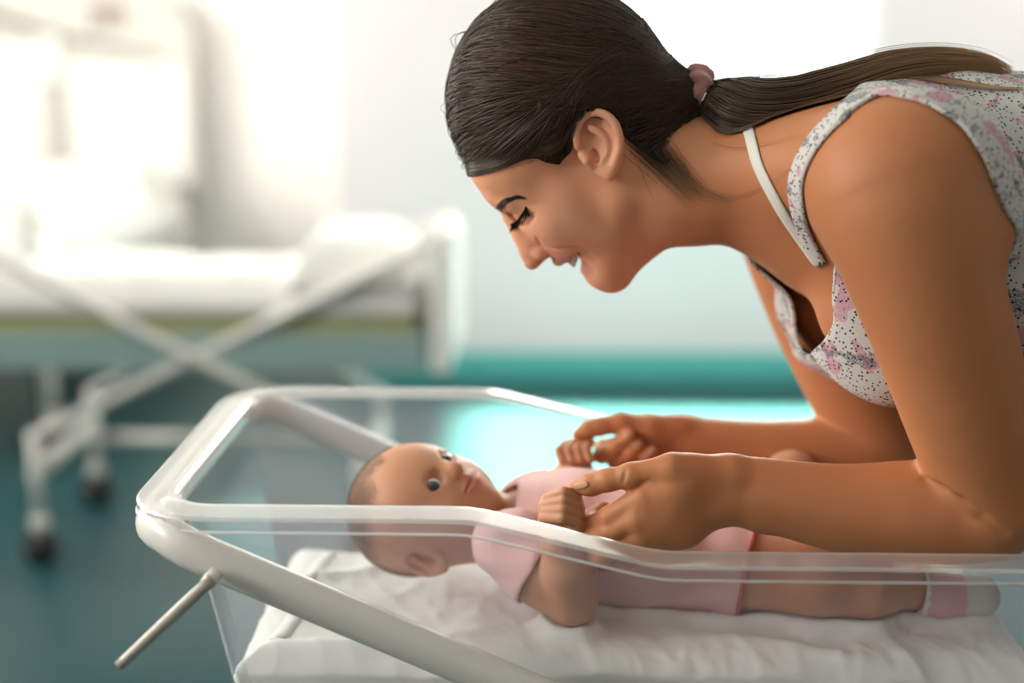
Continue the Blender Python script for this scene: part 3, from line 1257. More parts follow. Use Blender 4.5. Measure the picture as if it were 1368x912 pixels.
# skull and face
hell(B, 738, 132, 0, 124, 134, 96, A0, 10)
hell(B, 690, 214, 0, 66, 62, 74, A0, 30)                 # forehead
hell(B, 752, 262, 0, 92, 74, 68, A0, 26)                 # middle of the face
hell(B, 800, 290, 0, 60, 66, 58, A0 + 20, 24)            # lower face
hcone(B, (826, 262, 50, 24), (812, 352, 16, 26), 22)     # jaw
hcone(B, (826, 262, 50, 24), (820, 215, 56, 26), 24)
hcone(B, (806, 360, 0, 26), (816, 364, 0, 26), 14)       # chin
hcone(B, (818, 357, 0, 27), (880, 268, 0, 58), 18)       # under the chin
hell(B, 668, 262, 14, 20, 14, 26, A0 - 4, 12)            # brow ridge
hell(B, 745, 298, 40, 44, 33, 31, 25, 12)                 # cheek, lifted by the smile
hell(B, 752, 318, 36, 26, 16, 22, 10, 9)
hell(B, 766, 262, 54, 40, 26, 20, A0, 20)                # cheek bone
hell(B, 780, 300, 45, 36, 26, 19, 40, 16)                # flank of the cheek
# eye socket and lids
hell(B, 694, 287, 30, 17, 15, 14, A0, 6, 's')
hell(B, 700, 281, 31, 14, 16, 16, A0, 4)
hell(B, 683, 272, 34, 18, 9, 20, A0 - 12, 8)             # fold above the lid
# nose
hchain(B, [(680, 290, 0, 9), (694, 312, 0, 9), (704, 336, 0, 9.5), (710, 348, 0, 11.5)], 7)
hell(B, 706, 318, 0, 32, 14, 17, 58, 10)
hell(B, 722, 338, 12, 12, 9.5, 8.5, 20, 5)               # wing of the nose
hell(B, 724, 346, 7, 7, 3.6, 3.6, -20, 3, 's')           # nostril
hcone(B, (712, 351, 0, 8), (731, 338, 0, 6), 5)
# mouth
hell(B, 758, 322, 0, 30, 26, 32, A0, 12)
hchain(B, [(746, 347, 0, 8), (751, 343, 12, 7.2), (758, 335, 24, 5.4), (768, 327, 36, 3)], 4)
hchain(B, [(784, 357, 0, 9.5), (786, 352, 12, 8.5), (785, 343, 24, 6.5), (777, 331, 36, 3.4)], 4)
hchain(B, [(766, 362, 0, 9), (767, 357, 10, 9), (768.5, 351, 20, 8.5), (770, 344, 30, 7), (772, 336, 41, 3.6)], 2, 's')
hell(B, 767, 352, 0, 9, 18, 18, A0, 3, 's')
# fold from the wing of the nose round the lifted cheek to the corner of the mouth


def wsurf(px, py):
    w = np.arange(110, 0, -.5)
    d = B.at(np.array([hp(px, py, q) for q in w]))
    i = np.argmax(d < 0)
    return w[i]


gro = [(717, 318), (722, 327), (735, 333), (752, 333), (770, 332), (785, 338), (796, 348)]
gw = [wsurf(*q) for q in gro]
hchain(B, [(q[0], q[1], w_, r_) for q, w_, r_ in zip(gro, gw, (1.5, 2.6, 2.6, 2.2, 2.2, 1.6, .8))], 5, 's')
gro = [(706, 300), (712, 293), (714, 285)]
hchain(B, [(q[0], q[1], wsurf(*q), .9) for q in gro], 4, 's')
# ear
for s in (1, -1):
    def ep(px, py, w, s=s):
        p = hp(px, py, w)
        return p if s > 0 else mir(p)
    E_ = Sculpt()
    t = math.radians(66)
    e1 = vax(800, 192, math.cos(t), math.sin(t)); e2 = vax(800, 192, -math.sin(t), math.cos(t)); e3 = np.array((0, -1.0, 0))
    e3 = e3 + e2 * .0 - vax(800, 192, 1, 0) * .35
    e2 = np.cross(e3, e1)
    ax_ = [e1, e2, e3]
    if s < 0:
        ax_ = [e * np.array((1, -1, 1)) for e in ax_]
    B.ell(ep(799, 190, 93), (47 * KP, 29 * KP, 8 * KP), ax_, 5 * KP)
    B.ell(ep(797, 186, 100), (35 * KP, 19 * KP, 8 * KP), ax_, 4 * KP, 's')
    rimp = [(772, 196, 95), (770, 178, 97), (776, 160, 99), (789, 151, 101), (806, 152, 105), (820, 163, 108), (827, 180, 109), (828, 198, 107), (823, 214, 103), (818, 228, 99)]
    B.chain([ep(*q) for q in smooth_path(rimp, 3)], [5.0 * KP] * 40, 2.5 * KP)
    B.ell(ep(812, 228, 95), (13 * KP, 10 * KP, 7 * KP), ax_, 5 * KP)
    B.chain([ep(*q) for q in smooth_path([(788, 170, 96), (800, 176, 99), (811, 188, 100), (812, 204, 98), (804, 216, 96)], 3)], [4.5 * KP] * 20, 3 * KP)
    B.chain([ep(*q) for q in [(778, 207, 94), (784, 214, 96), (790, 221, 95)]], [6 * KP, 6 * KP, 5 * KP], 4 * KP)
    B.ell(ep(796, 207, 93), (10 * KP, 6 * KP, 11 * KP), ax_, 3 * KP, 's')
# neck, shoulders, chest
hcone(B, (822, 190, 0, 84), (905, 236, 0, 78), 24)
hcone(B, (905, 236, 0, 78), (1020, 250, 0, 80), 30)
hcone(B, (850, 250, 0, 50), (930, 268, 0, 54), 24)
shN, shF = W(1195, 232, 1.185), W(1052, 235, 1.490)
for sh, q in ((shN, 1), (shF, -1)):
    B.cone(W(985, 226, WY - q * .02), .047, sh + np.array((-.005, 0, .006)), .050, .035)
    B.cone(W(1120, 222, WY - q * .02), .068, sh + np.array((.03, 0, .0)), .055, .035)
    # collar bone
    B.cone(W(1000, 302, WY - q * .012), .008, sh + np.array((-.062, q * .02, -.012)), .008, .018)
B.ell(W(1182, 264, WY), (.140, .135, .106), None, .03)
B.ell(W(1280, 270, WY), (.170, .140, .118), None, .03)
B.ell(W(1450, 300, WY), (.170, .130, .105), None, .03)
B.ell(W(1640, 350, WY), (.150, .155, .125), None, .04)
for Yq, pxq in ((1.275, 1178), (1.405, 1128)):
    B.ell(W(pxq, 392, Yq), (.060, .056, .070), None, .02)


def limb(pts, k=.012):
    """pts = (px, py, Y, r in mm)"""
    q = np.array([list(W(*p[:3])) + [p[3] / 1000] for p in pts])
    if len(q) > 3 and q[:, 3].max() > .02:
        q = smooth_path(q, 5)           # big limbs swell and taper without breaks
    for i in range(len(q) - 1):
        B.cone(q[i, :3], q[i, 3], q[i + 1, :3], q[i + 1, 3], k if i == 0 or len(q) == len(pts) else min(k, .006))


# near arm
limb([(1192, 246, 1.185, 70), (1212, 300, 1.175, 64), (1245, 400, 1.175, 58), (1290, 540, 1.19, 53), (1318, 640, 1.205, 47), (1322, 676, 1.21, 44)], .02)
limb([(1212, 252, 1.20, 64), (1262, 280, 1.20, 60)], .03)
limb([(1322, 680, 1.212, 43), (1250, 688, 1.215, 41), (1150, 684, 1.215, 35), (1060, 668, 1.215, 28), (985, 656, 1.215, 22)], .012)
limb([(1240, 676, 1.215, 40), (1120, 664, 1.215, 28), (1010, 640, 1.215, 18), (962, 635, 1.212, 14)], .012)
limb([(1120, 695, 1.215, 26), (1020, 682, 1.215, 17), (962, 672, 1.212, 15)], .012)
# near hand: wrist, back of the hand, four fingers, thumb
limb([(970, 634, 1.213, 14.5), (915, 632, 1.205, 13.5), (862, 662, 1.198, 11.5)], .016)
limb([(968, 650, 1.214, 15), (908, 664, 1.203, 14), (852, 690, 1.196, 11.5)], .016)
limb([(966, 664, 1.214, 15), (908, 690, 1.203, 14), (858, 714, 1.198, 11)], .016)
limb([(964, 674, 1.214, 14), (915, 708, 1.206, 12), (872, 728, 1.204, 10)], .016)
limb([(930, 640, 1.210, 15), (900, 652, 1.204, 15), (880, 690, 1.204, 15)], .016)
limb([(858, 664, 1.198, 11), (815, 690, 1.205, 9.6), (788, 702, 1.222, 8.6), (792, 690, 1.246, 7.8), (806, 679, 1.256, 7.2)], .004)
limb([(852, 692, 1.196, 11), (800, 718, 1.204, 9.6), (770, 722, 1.224, 8.6), (776, 704, 1.252, 7.8), (790, 690, 1.262, 7.2)], .004)
limb([(858, 714, 1.198, 10.5), (806, 740, 1.206, 9.2), (780, 742, 1.228, 8.2), (788, 728, 1.254, 7.4), (802, 716, 1.262, 7)], .004)
limb([(872, 728, 1.204, 9.5), (830, 752, 1.212, 8.2), (806, 752, 1.232, 7.2), (814, 738, 1.252, 6.6)], .004)
limb([(948, 634, 1.208, 14), (897, 626, 1.200, 13.2), (843, 635, 1.203, 10.6), (812, 641, 1.208, 9.6), (790, 647, 1.214, 9.4), (768, 652, 1.220, 6.6)], .006)
# far arm
limb([(1052, 238, 1.490, 62), (1068, 320, 1.492, 58), (1105, 430, 1.480, 53), (1150, 540, 1.465, 46), (1172, 590, 1.46, 42)], .02)
limb([(1176, 596, 1.458, 41), (1110, 606, 1.452, 37), (1030, 602, 1.448, 30), (955, 592, 1.445, 24), (912, 586, 1.443, 21)], .012)
# far hand: palm towards us, fingers curled back, thumb on top
limb([(915, 578, 1.443, 17), (872, 580, 1.448, 15), (838, 590, 1.452, 11)], .010)
limb([(912, 594, 1.443, 17), (872, 602, 1.448, 14), (842, 610, 1.452, 11)], .010)
limb([(912, 602, 1.443, 16), (885, 614, 1.446, 13), (862, 622, 1.448, 10)], .010)
limb([(905, 574, 1.436, 16), (868, 572, 1.428, 13.5), (830, 566, 1.424, 10.5), (800, 570, 1.420, 9.2), (785, 574, 1.418, 8), (772, 580, 1.416, 6)], .006)
limb([(836, 592, 1.452, 10), (806, 598, 1.444, 9.2), (804, 608, 1.424, 8.8), (822, 596, 1.412, 8.4), (840, 581, 1.408, 6.6)], .004)
limb([(842, 610, 1.452, 10), (822, 616, 1.442, 9), (826, 616, 1.420, 8.4), (842, 604, 1.410, 8), (852, 594, 1.408, 6.4)], .004)
limb([(862, 622, 1.448, 9.6), (846, 624, 1.438, 8.6), (850, 620, 1.418, 8), (862, 610, 1.410, 7.4), (871, 602, 1.408, 6)], .004)


def ysurf(px, py, lo=1.05, hi=1.5):
    """distance at which the line of sight of a photo pixel meets the body so far"""
    yy = np.arange(lo, hi, .001)
    d = B.at(np.array([W(px, py, q) for q in yy]))
    return yy[np.argmax(d < 0)]


def groove(pts, rs, k=.005):
    q = [W(p[0], p[1], ysurf(*p)) for p in pts]
    B.chain(q, [r * .001 for r in rs], k, 's')


groove([(1236, 640), (1258, 652), (1285, 670), (1312, 690), (1342, 712)], [1.4, 2.4, 2.6, 2.0, .6], .006)      # crook of the elbow
groove([(866, 641), (856, 648), (846, 655)], [.5, 1.2, 1.6], .003)                                             # web of the thumb
groove([(836, 628), (834, 636), (833, 644)], [.3, .7, .3], .003)                                               # knuckle of the thumb
xs = axis((-.12, .20, .0014), (.20, 1.0, .0040))
ys = axis((1.08, 1.16, .0030), (1.16, 1.30, .0017), (1.30, 1.50, .0022), (1.50, 1.58, .004))
zl = W(800, 770, 1.2)[2]
zs = axis((zl - .03, zl + .15, .0016), (zl + .15, 1.07, .0034), (1.07, 1.385, .0014))
Vb, Qb = B.mesh(xs, ys, zs)


def near_px(V):
    """photo position of a point, taken on the near side of her middle plane"""
    Vn = V.copy()
    Vn[:, 1] = WY - np.abs(V[:, 1] - WY)
    return proj(Vn)


def blob(V, px, py, rx, ry, Vpx):
    return np.exp(-(((Vpx[0] - px) / rx) ** 2 + ((Vpx[1] - py) / ry) ** 2))


vp = near_px(Vb)
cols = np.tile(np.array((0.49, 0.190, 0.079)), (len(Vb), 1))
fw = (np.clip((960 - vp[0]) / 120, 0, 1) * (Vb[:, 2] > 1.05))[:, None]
cols = cols * (1 - fw) + np.array((0.80, 0.365, 0.212)) * fw  # pinker face, lightened further in colour for missing bounce light


def tint(c, col, w):
    return c * (1 - w[:, None]) + np.array(col) * w[:, None]


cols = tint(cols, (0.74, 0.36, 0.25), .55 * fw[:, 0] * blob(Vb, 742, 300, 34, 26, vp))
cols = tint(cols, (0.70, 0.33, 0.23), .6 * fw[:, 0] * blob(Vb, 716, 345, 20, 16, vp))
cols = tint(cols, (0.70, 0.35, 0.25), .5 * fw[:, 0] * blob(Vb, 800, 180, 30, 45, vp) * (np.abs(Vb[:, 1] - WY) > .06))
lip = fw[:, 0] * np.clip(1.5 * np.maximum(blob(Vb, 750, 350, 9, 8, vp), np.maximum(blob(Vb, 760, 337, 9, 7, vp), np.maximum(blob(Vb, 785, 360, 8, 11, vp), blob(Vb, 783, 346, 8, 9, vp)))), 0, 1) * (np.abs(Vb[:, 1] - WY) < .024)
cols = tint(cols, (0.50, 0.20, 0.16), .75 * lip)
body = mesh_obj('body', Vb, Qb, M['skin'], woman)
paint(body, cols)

SK = Skin(Vb, Qb)
# --- teeth, lashes, brow, nails
tb = MB()
for i in range(-5, 6):
    w = 5.6 * i
    q_ = (w / 29) ** 2
    p = hp(760 + 8 * q_, 349 - 14 * q_, w)
    q = hp(768 + 6 * q_, 355.5 - 15 * q_, w)
    tb.tube([p, (p + q) / 2, q], np.array((3.2, 3.5, 2.8)) * KP, 10, .8)
tb.build('teeth', M['teeth'], woman, True)
def on_body(pts, off=.0004):
    return SK.line(pts, off)


r2 = random.Random(3)
M['brow'] = mat('brow_hair', (0.035, 0.02, 0.013), 0.6)
# eyebrow: short hairs laid along the brow, on both sides
bp_ = on_body([(q[0], q[1]) for q in smooth_path([(662, 286), (667, 277), (676, 269), (688, 264), (697, 264)], 6)])
hair_l = []
for k in range(240):
    t = r2.random()
    i = t * (len(bp_) - 1)
    j = int(i)
    p = bp_[j] + (bp_[min(j + 1, len(bp_) - 1)] - bp_[j]) * (i - j)
    T = bp_[min(j + 1, len(bp_) - 1)] - bp_[max(j - 1, 0)]
    T /= np.linalg.norm(T)
    upv = -vax(680, 270, .55, .83)
    wdt = (.0034 * (1 - .65 * t))
    p = p + upv * r2.uniform(-1, 1) * wdt
    d = T * .005 + upv * r2.uniform(-.0004, .002) * (1 - t)
    c = np.array([p, p + d * .5, p + d])
    c = SK.snap(c, .0005)
    hair_l.append(c)
    hair_l.append(c * np.array((1, -1, 1)) + np.array((0, 2 * WY, 0)))
strands('eyebrow', hair_l, .0003, M['brow'], woman)
# lash line of the lowered lid and its lashes
ll = on_body([(q[0], q[1]) for q in smooth_path([(683, 300), (690, 296), (696, 289), (701, 281), (703, 276)], 6)], .0002)
for s in (1, -1):
    pp = ll if s > 0 else ll * np.array((1, -1, 1)) + np.array((0, 2 * WY, 0))
    MB().tube(pp, np.linspace(.0012, .0009, len(pp)), 8).build('lash_line', M['lash'], woman, True)
la = []
for k in range(70):
    i = r2.random() * (len(ll) - 1)
    j = int(i)
    p = ll[j] + (ll[min(j + 1, len(ll) - 1)] - ll[j]) * (i - j)
    t = i / (len(ll) - 1)
    d = (vax(690, 295, -.25 + .75 * t, 1.0) * .008 + np.array((0, -.003, 0))) * r2.uniform(.7, 1.1)
    c = np.array([p, p + d * .5 + np.array((0, -.0008, -.0006)), p + d])
    la.append(c)
    la.append(c * np.array((1, -1, 1)) + np.array((0, 2 * WY, 0)))
strands('eyelashes', la, .00036, M['lash'], woman)

# --- hair: a combed cap over the skull, drawn back to the tie, then the tail along the back
H = Sculpt()
hell(H, 737, 127, 0, 136, 145, 108, A0, 10)
hell(H, 794, 114, 0, 96, 92, 96, 20, 30)
hell(H, 848, 156, 0, 80, 70, 78, 15, 30)
hcone(H, (846, 138, 0, 62), (925, 140, 0, 32), 36)
hell(H, 860, 195, 40, 50, 30, 40, 25, 24)
TIE = hp(931, 128, 0)
HPOLY = [(540, 236), (600, 234), (625, 232), (650, 229), (680, 221), (700, 214), (716, 212), (730, 219), (748, 222), (759, 208), (766, 186), (771, 164), (786, 150), (806, 150), (822, 162), (832, 182),
         (845, 194), (858, 203), (872, 212), (886, 221), (900, 224), (916, 216), (935, 203), (950, 194), (975, 190), (975, 60), (900, -90), (700, -140), (520, -40)]


def hair_g(V):
    x, y = near_px(V)
    return poly_sd(x, y, HPOLY) * KP


xs = axis((-.14, .20, .0024))
zs = axis((1.14, 1.40, .0024))
ys = axis((1.22, 1.46, .0024))
Vh, Qh = H.mesh(xs, ys, zs)
Vh, Qh = trim(Vh, Qh, hair_g)
gd = -hair_g(Vh)
t_ = np.clip(gd / .022, 0, 1)
sink = (1 - t_ * t_ * (3 - 2 * t_))
# the loose edge dips down onto the skin
dB = np.clip(B.gat(Vh), -.01, .03)
Vh = Vh - (sink * (dB - .0022))[:, None] * B.ggrad(Vh)
hairc = mesh_obj('hair', Vh, Qh, M['hair'], woman)
cur = []
rng = np.random.default_rng(8)
edge_ = np.where((gd < .014) & (near_px(Vh)[0] < 770))[0]
pick = np.concatenate([rng.choice(len(Vh), 8500), rng.choice(edge_, 3200)])
roots = Vh[pick]
NS = 18
tt = np.linspace(0, 1, NS)
# aim of each strand: a spot of the tie that keeps its side
side = np.clip((roots[:, 1] - WY) / .07, -1, 1)
ends = TIE + np.column_stack([rng.normal(-.002, .004, len(roots)), side * .010 + rng.normal(0, .002, len(roots)), rng.normal(0, .006, len(roots)) + (roots[:, 2] - 1.27) * .06])
pts = roots[:, None, :] * (1 - tt)[None, :, None] + ends[:, None, :] * tt[None, :, None]
flat_ = pts.reshape(-1, 3)
# strands that start low in front are combed over the top of the ear
rpx, rpy = near_px(roots)
line_y = rpy + (128 - rpy) * np.clip((800 - rpx) / (931 - rpx), 0, 1)
need = np.where(rpx < 785, np.clip(line_y - 112 - 14 * rng.random(len(roots)), 0, 90), 0) * KP * 1.35
t0 = np.clip((800 - rpx) / np.maximum(931 - rpx, 1), .12, .6)
shape = np.sin(PI * tt[None, :] ** (math.log(.5) / np.log(t0))[:, None])
flat_[:, 2] += (need[:, None] * shape).ravel()
offs = np.repeat(rng.uniform(-.0006, .0018, len(roots)), NS)
Pq = flat_.copy()
for _ in range(4):
    d = H.gat(Pq) - offs
    Pq -= np.clip(d, -.03, .03)[:, None] * H.ggrad(Pq, 3e-3)
Pq = Pq.reshape(-1, NS, 3)
# roots stay on the trimmed cap, the far end runs into the tie
Pq[:, 0] = roots
wv = rng.normal(0, 1, (len(roots), 1, 3)) * .0006 * np.sin(tt * rng.uniform(3, 9, (len(roots), 1)))[:, :, None]
Pq += wv
w_end = np.clip((tt - .86) / .14, 0, 1)[None, :, None]
Pq = Pq * (1 - w_end) + ends[:, None, :] * w_end
# drop strands that stray over the face or the ear
gx = hair_g(Pq.reshape(-1, 3)).reshape(-1, NS)
ok = (gx[:, :-1] < np.where(rpx < 660, .003, .0025)[:, None]).all(1)
ex_, ey_ = near_px(Pq.reshape(-1, 3))
in_ear = ((((ex_ - 800) / 31) ** 2 + ((ey_ - 194) / 47) ** 2) < 1).reshape(-1, NS)
bad = in_ear.copy()
bad[:, :-1] |= gx[:, :-1] > np.where(rpx < 660, .003, .0025)[:, None]
# hair that would cross the ear is tucked away behind it
cur = []
for c, b_ in zip(Pq, bad):
    stop = int(np.argmax(b_)) if b_.any() else NS
    if stop > 3:
        cur.append(c[:stop])
strands('combed_strands', cur, .00034, M['strands'], hairc)
# hair along the hairline, swept back beside the forehead and over the temple
HS = Skin(Vh, Qh)
fr = []
for k in range(1100):
    dl = rng.uniform(0, 1) ** 1.3
    st = rng.uniform(0, .55)
    base = smooth_path([(604, 231 - 40 * dl, 0), (628, 230 - 44 * dl, 0), (655, 226 - 48 * dl, 0), (685, 216 - 50 * dl, 0), (712, 207 - 52 * dl, 0), (738, 203 - 58 * dl, 0), (758, 186 - 52 * dl, 0), (776, 146 - 26 * dl, 0)], 3)
    n0 = int(st * len(base))
    n1 = min(len(base), n0 + rng.integers(8, 16))
    q = base[n0:n1] + np.array((0, rng.normal(0, 1.5), 0))
    c = HS.line(q, rng.uniform(.0003, .0013))
    if len(c) > 4 and np.linalg.norm(np.diff(c, axis=0), axis=1).max() < .03:
        fr.append(c)
        fr.append(c * np.array((1, -1, 1)) + np.array((0, 2 * WY, 0)))
strands('hairline_strands', fr, .0003, M['strands'], hairc)
# fly-away hairs at the crown and forehead
fly = []
for k in range(60):
    c = Pq[ok][rng.integers(ok.sum())].copy()
    lift = np.sin(PI * tt)[:, None] * H.ggrad(c, 3e-3) * rng.uniform(.002, .009)
    fly.append(c + lift)
strands('fly_away_hair', fly, .00018, M['strands'], hairc)

# tail
def tailp(t):
    return TAIL[np.clip((t * (len(TAIL) - 1)).astype(int), 0, len(TAIL) - 1)]


TAIL = smooth_path([hp(926, 128, 0), hp(962, 143, 12), hp(1010, 154, 44), hp(1070, 147, 66), hp(1130, 126, 68), hp(1190, 102, 56), hp(1250, 90, 42), hp(1305, 90, 40), hp(1352, 102, 38)], 12)
ctrl_r = np.interp(np.linspace(0, 1, len(TAIL)), [0, .06, .22, .45, .7, .9, 1], [.013, .024, .042, .036, .024, .015, .008])
tails = []
n = len(TAIL)
T = np.gradient(TAIL, axis=0)
T /= np.linalg.norm(T, axis=1)[:, None]
Nv = np.cross(T, np.array((0, 1.0, 0)))
Nv /= np.linalg.norm(Nv, axis=1)[:, None]
Bv = np.cross(T, Nv)
idx = np.linspace(0, n - 1, 22).astype(int)
for k in range(3600):
    a = rng.uniform(0, 2 * PI)
    r = math.sqrt(rng.uniform(.05, 1)) * 1.0
    end = rng.uniform(.62, 1.0)
    ii = (idx * end).astype(int)
    tw = .5 * np.linspace(0, 1, 22)
    jit = rng.normal(0, .0015)
    p = TAIL[ii] + Nv[ii] * (ctrl_r[ii] * r * np.cos(a + tw) * .80 + jit)[:, None] + Bv[ii] * (ctrl_r[ii] * r * np.sin(a + tw) * 1.15)[:, None]
    tails.append(p)
AL = np.vstack(tails)
dd = B.gat(AL)
push = np.clip(.004 - dd, 0, .05)
m_ = push > 0
AL[m_] += push[m_][:, None] * B.ggrad(AL[m_], 3e-3)
tails = list(AL.reshape(-1, 22, 3))
strands('ponytail', tails, .00036, M['strands_tail'], hairc)
core = MB().tube(TAIL[:-14:3], np.maximum(ctrl_r[:-14:3] * .62, .002), 14, .8)
core.build('ponytail_core', M['hair'], hairc, True)
# wisps at the nape and loose hairs on the shoulder
wis = []
for path, nn, sp in (([(858, 192), (880, 215), (905, 240), (925, 262)], 150, 20), ([(880, 190), (905, 222), (935, 255), (975, 268)], 40, 14),
                     ([(905, 200), (930, 240), (975, 262), (1030, 245), (1080, 200), (1108, 172)], 3, 6), ([(895, 190), (925, 225), (960, 262), (1000, 258), (1040, 225)], 3, 8),
                     ([(838, 190), (850, 215), (866, 250), (880, 285)], 2, 3), ([(950, 190), (985, 198), (1040, 188), (1100, 170)], 3, 8)):
    for k in range(nn):
        ox, oy = r2.gauss(0, sp * .6), r2.gauss(0, sp * .35)
        c = on_body([(q[0] + ox * (1 - .2 * i), q[1] + oy) for i, q in enumerate(path)], .001)
        if len(c) > 2:
            c = smooth_path(c, 5)
            wis.append(c + np.array((0, -.0006, 0)))
strands('loose_wisps', wis, .00008, M['strands_tail'], hairc)
# loose end strands lying on the shirt
ends_ = []
for k in range(160):
    ox, oy = r2.gauss(0, 10), r2.gauss(0, 7)
    q = [(1120 + ox, 120 + oy, 1.30), (1190 + ox, 112 + oy, 1.285), (1250 + ox, 118 + oy, 1.272), (1305 + ox, 134 + oy * .6, 1.265), (1340 + ox, 133 + oy * .4, 1.265)]
    ends_.append(smooth_path([W(*e) for e in q], 5))
AL = SK.snap(np.vstack(ends_), .011)
ends_ = list(AL.reshape(len(ends_), -1, 3))
strands('tail_end', ends_, .00025, M['strands_tail'], hairc)
# scrunchie with its small clasp
sc_c = hp(932, 128, 10)
sv = []
n1, n2 = 48, 14
vv, ff = [], []
axd = vax(931, 128, 1, .12)
nx_ = vax(931, 128, -.12, 1)
for i in range(n1):
    a = 2 * PI * i / n1
    rd = nx_ * math.cos(a) + np.array((0, -1, 0)) * math.sin(a)
    cc = hp(932, 128, 0) + rd * .0205
    for j in range(n2):
        b = 2 * PI * j / n2
        rr = .0085 * (1 + .26 * math.sin(i * 2 * PI / n1 * 9 + 1.5 * math.sin(b)) + .12 * math.sin(i * 2.7 + j))
        vv.append(cc + rr * (rd * math.cos(b) + axd * math.sin(b) * 1.25))
for i in range(n1):
    for j in range(n2):
        ff.append((i * n2 + j, ((i + 1) % n1) * n2 + j, ((i + 1) % n1) * n2 + (j + 1) % n2, i * n2 + (j + 1) % n2))
scr = mesh_obj('scrunchie', vv, ff, M['scrunchie'], woman)
c0 = hp(938, 132, 44)
MB().tube([c0 - axd * .002 + nx_ * .006, c0 + axd * .001, c0 + axd * .003 - nx_ * .006], .0011, 8).tube([c0 + axd * .004 + nx_ * .005, c0 + axd * .006 - nx_ * .004], .0011, 8).build('clasp', M['clasp'], scr, True)
MB().sphere(hp(944, 160, 34), .0042, 14, 10, (1.1, .8, 1)).build('bead', M['clasp'], scr, True)

# --- finger nails that show
M['nail'] = mat('nail', (0.48, 0.225, 0.145), 0.4, 0.4)


def nail(skin, parent, px, py, ang, a, b):
    """small curved plate on a finger; a, b half sizes in pixels"""
    c = skin.cast(px, py)
    if c is None:
        return
    t = math.radians(ang)
    rows = []
    for i in range(7):
        u = -1 + 2 * i / 6
        row = []
        for j in range(5):
            v = (-1 + 2 * j / 4) * math.sqrt(max(.12, 1 - abs(u) ** 3))
            q = skin.cast(px + math.cos(t) * a * u - math.sin(t) * b * v, py + math.sin(t) * a * u + math.cos(t) * b * v, .0004)
            row.append(q if q is not None and np.linalg.norm(q - c) < .02 else c)
        rows.append(row)
    V = np.array(rows).reshape(-1, 3)
    f = np.array([(i * 5 + j, i * 5 + j + 1, i * 5 + j + 6, i * 5 + j + 5) for i in range(6) for j in range(4)])
    o = mesh_obj('fingernail', V, f, M['nail'], parent)
    s = o.modifiers.new('thick', 'SOLIDIFY')
    s.thickness = .0005
    s.offset = 0


nail(SK, woman, 777, 648, -14, 10, 5)
nail(SK, woman, 841, 582, -40, 8, 5)
nail(SK, woman, 853, 595, -48, 7, 4.5)
nail(SK, woman, 870, 603, -42, 6, 4)
# --- tank top: an offset of the torso with a front that hangs loose
def fabric_mat():
    m = bpy.data.materials.new('dotted_flower_jersey')
    m.use_nodes = True
    nt = m.node_tree
    b = nt.nodes['Principled BSDF']
    b.inputs['Roughness'].default_value = .85
    b.inputs['Specular IOR Level'].default_value = .2
    tc = nt.nodes.new('ShaderNodeTexCoord')

    def vor(scale, feat='F1'):
        v = nt.nodes.new('ShaderNodeTexVoronoi')
        v.inputs['Scale'].default_value = scale
        v.feature = feat
        nt.links.new(tc.outputs['Object'], v.inputs['Vector'])
        return v

    def noise(scale, off):
        mp = nt.nodes.new('ShaderNodeMapping')
        mp.inputs['Location'].default_value = (off, off * .7, -off)
        nt.links.new(tc.outputs['Object'], mp.inputs['Vector'])
        n = nt.nodes.new('ShaderNodeTexNoise')
        n.inputs['Scale'].default_value = scale
        n.inputs['Detail'].default_value = 2
        nt.links.new(mp.outputs['Vector'], n.inputs['Vector'])
        return n.outputs['Fac']

    def step(sock, lo, hi, a=0.0, c=1.0):
        r = nt.nodes.new('ShaderNodeMapRange')
        r.inputs['From Min'].default_value = lo
        r.inputs['From Max'].default_value = hi
        r.inputs['To Min'].default_value = a
        r.inputs['To Max'].default_value = c
        nt.links.new(sock, r.inputs['Value'])
        return r.outputs['Result']

    def mix(fac, a, c):
        mx = nt.nodes.new('ShaderNodeMix')
        mx.data_type = 'RGBA'
        if hasattr(fac, 'is_linked'):
            nt.links.new(fac, mx.inputs[0])
        else:
            mx.inputs[0].default_value = fac
        for i, q in ((6, a), (7, c)):
            if isinstance(q, tuple):
                mx.inputs[i].default_value = (*q, 1)
            else:
                nt.links.new(q, mx.inputs[i])
        return mx.outputs[2]

    def mul(a, c):
        q = nt.nodes.new('ShaderNodeMath')
        q.operation = 'MULTIPLY'
        nt.links.new(a, q.inputs[0])
        nt.links.new(c, q.inputs[1])
        return q.outputs[0]
    base = (0.62, 0.60, 0.585)
    speck = step(vor(900).outputs['Distance'], .50, .62)
    pink = mul(step(noise(38, 1.3), .585, .60), step(speck, 0, 1, 1.0, .45))
    slate = mul(step(noise(42, 7.7), .59, .605), step(vor(800).outputs['Distance'], .45, .58, 1.0, .25))
    dots = step(vor(255).outputs['Distance'], .26, .31, 1.0, 0.0)
    c = mix(pink, base, (0.56, 0.27, 0.36))
    c = mix(slate, c, (0.10, 0.13, 0.16))
    c = mix(dots, c, (0.04, 0.04, 0.05))
    nt.links.new(c, b.inputs['Base Color'])
    return m


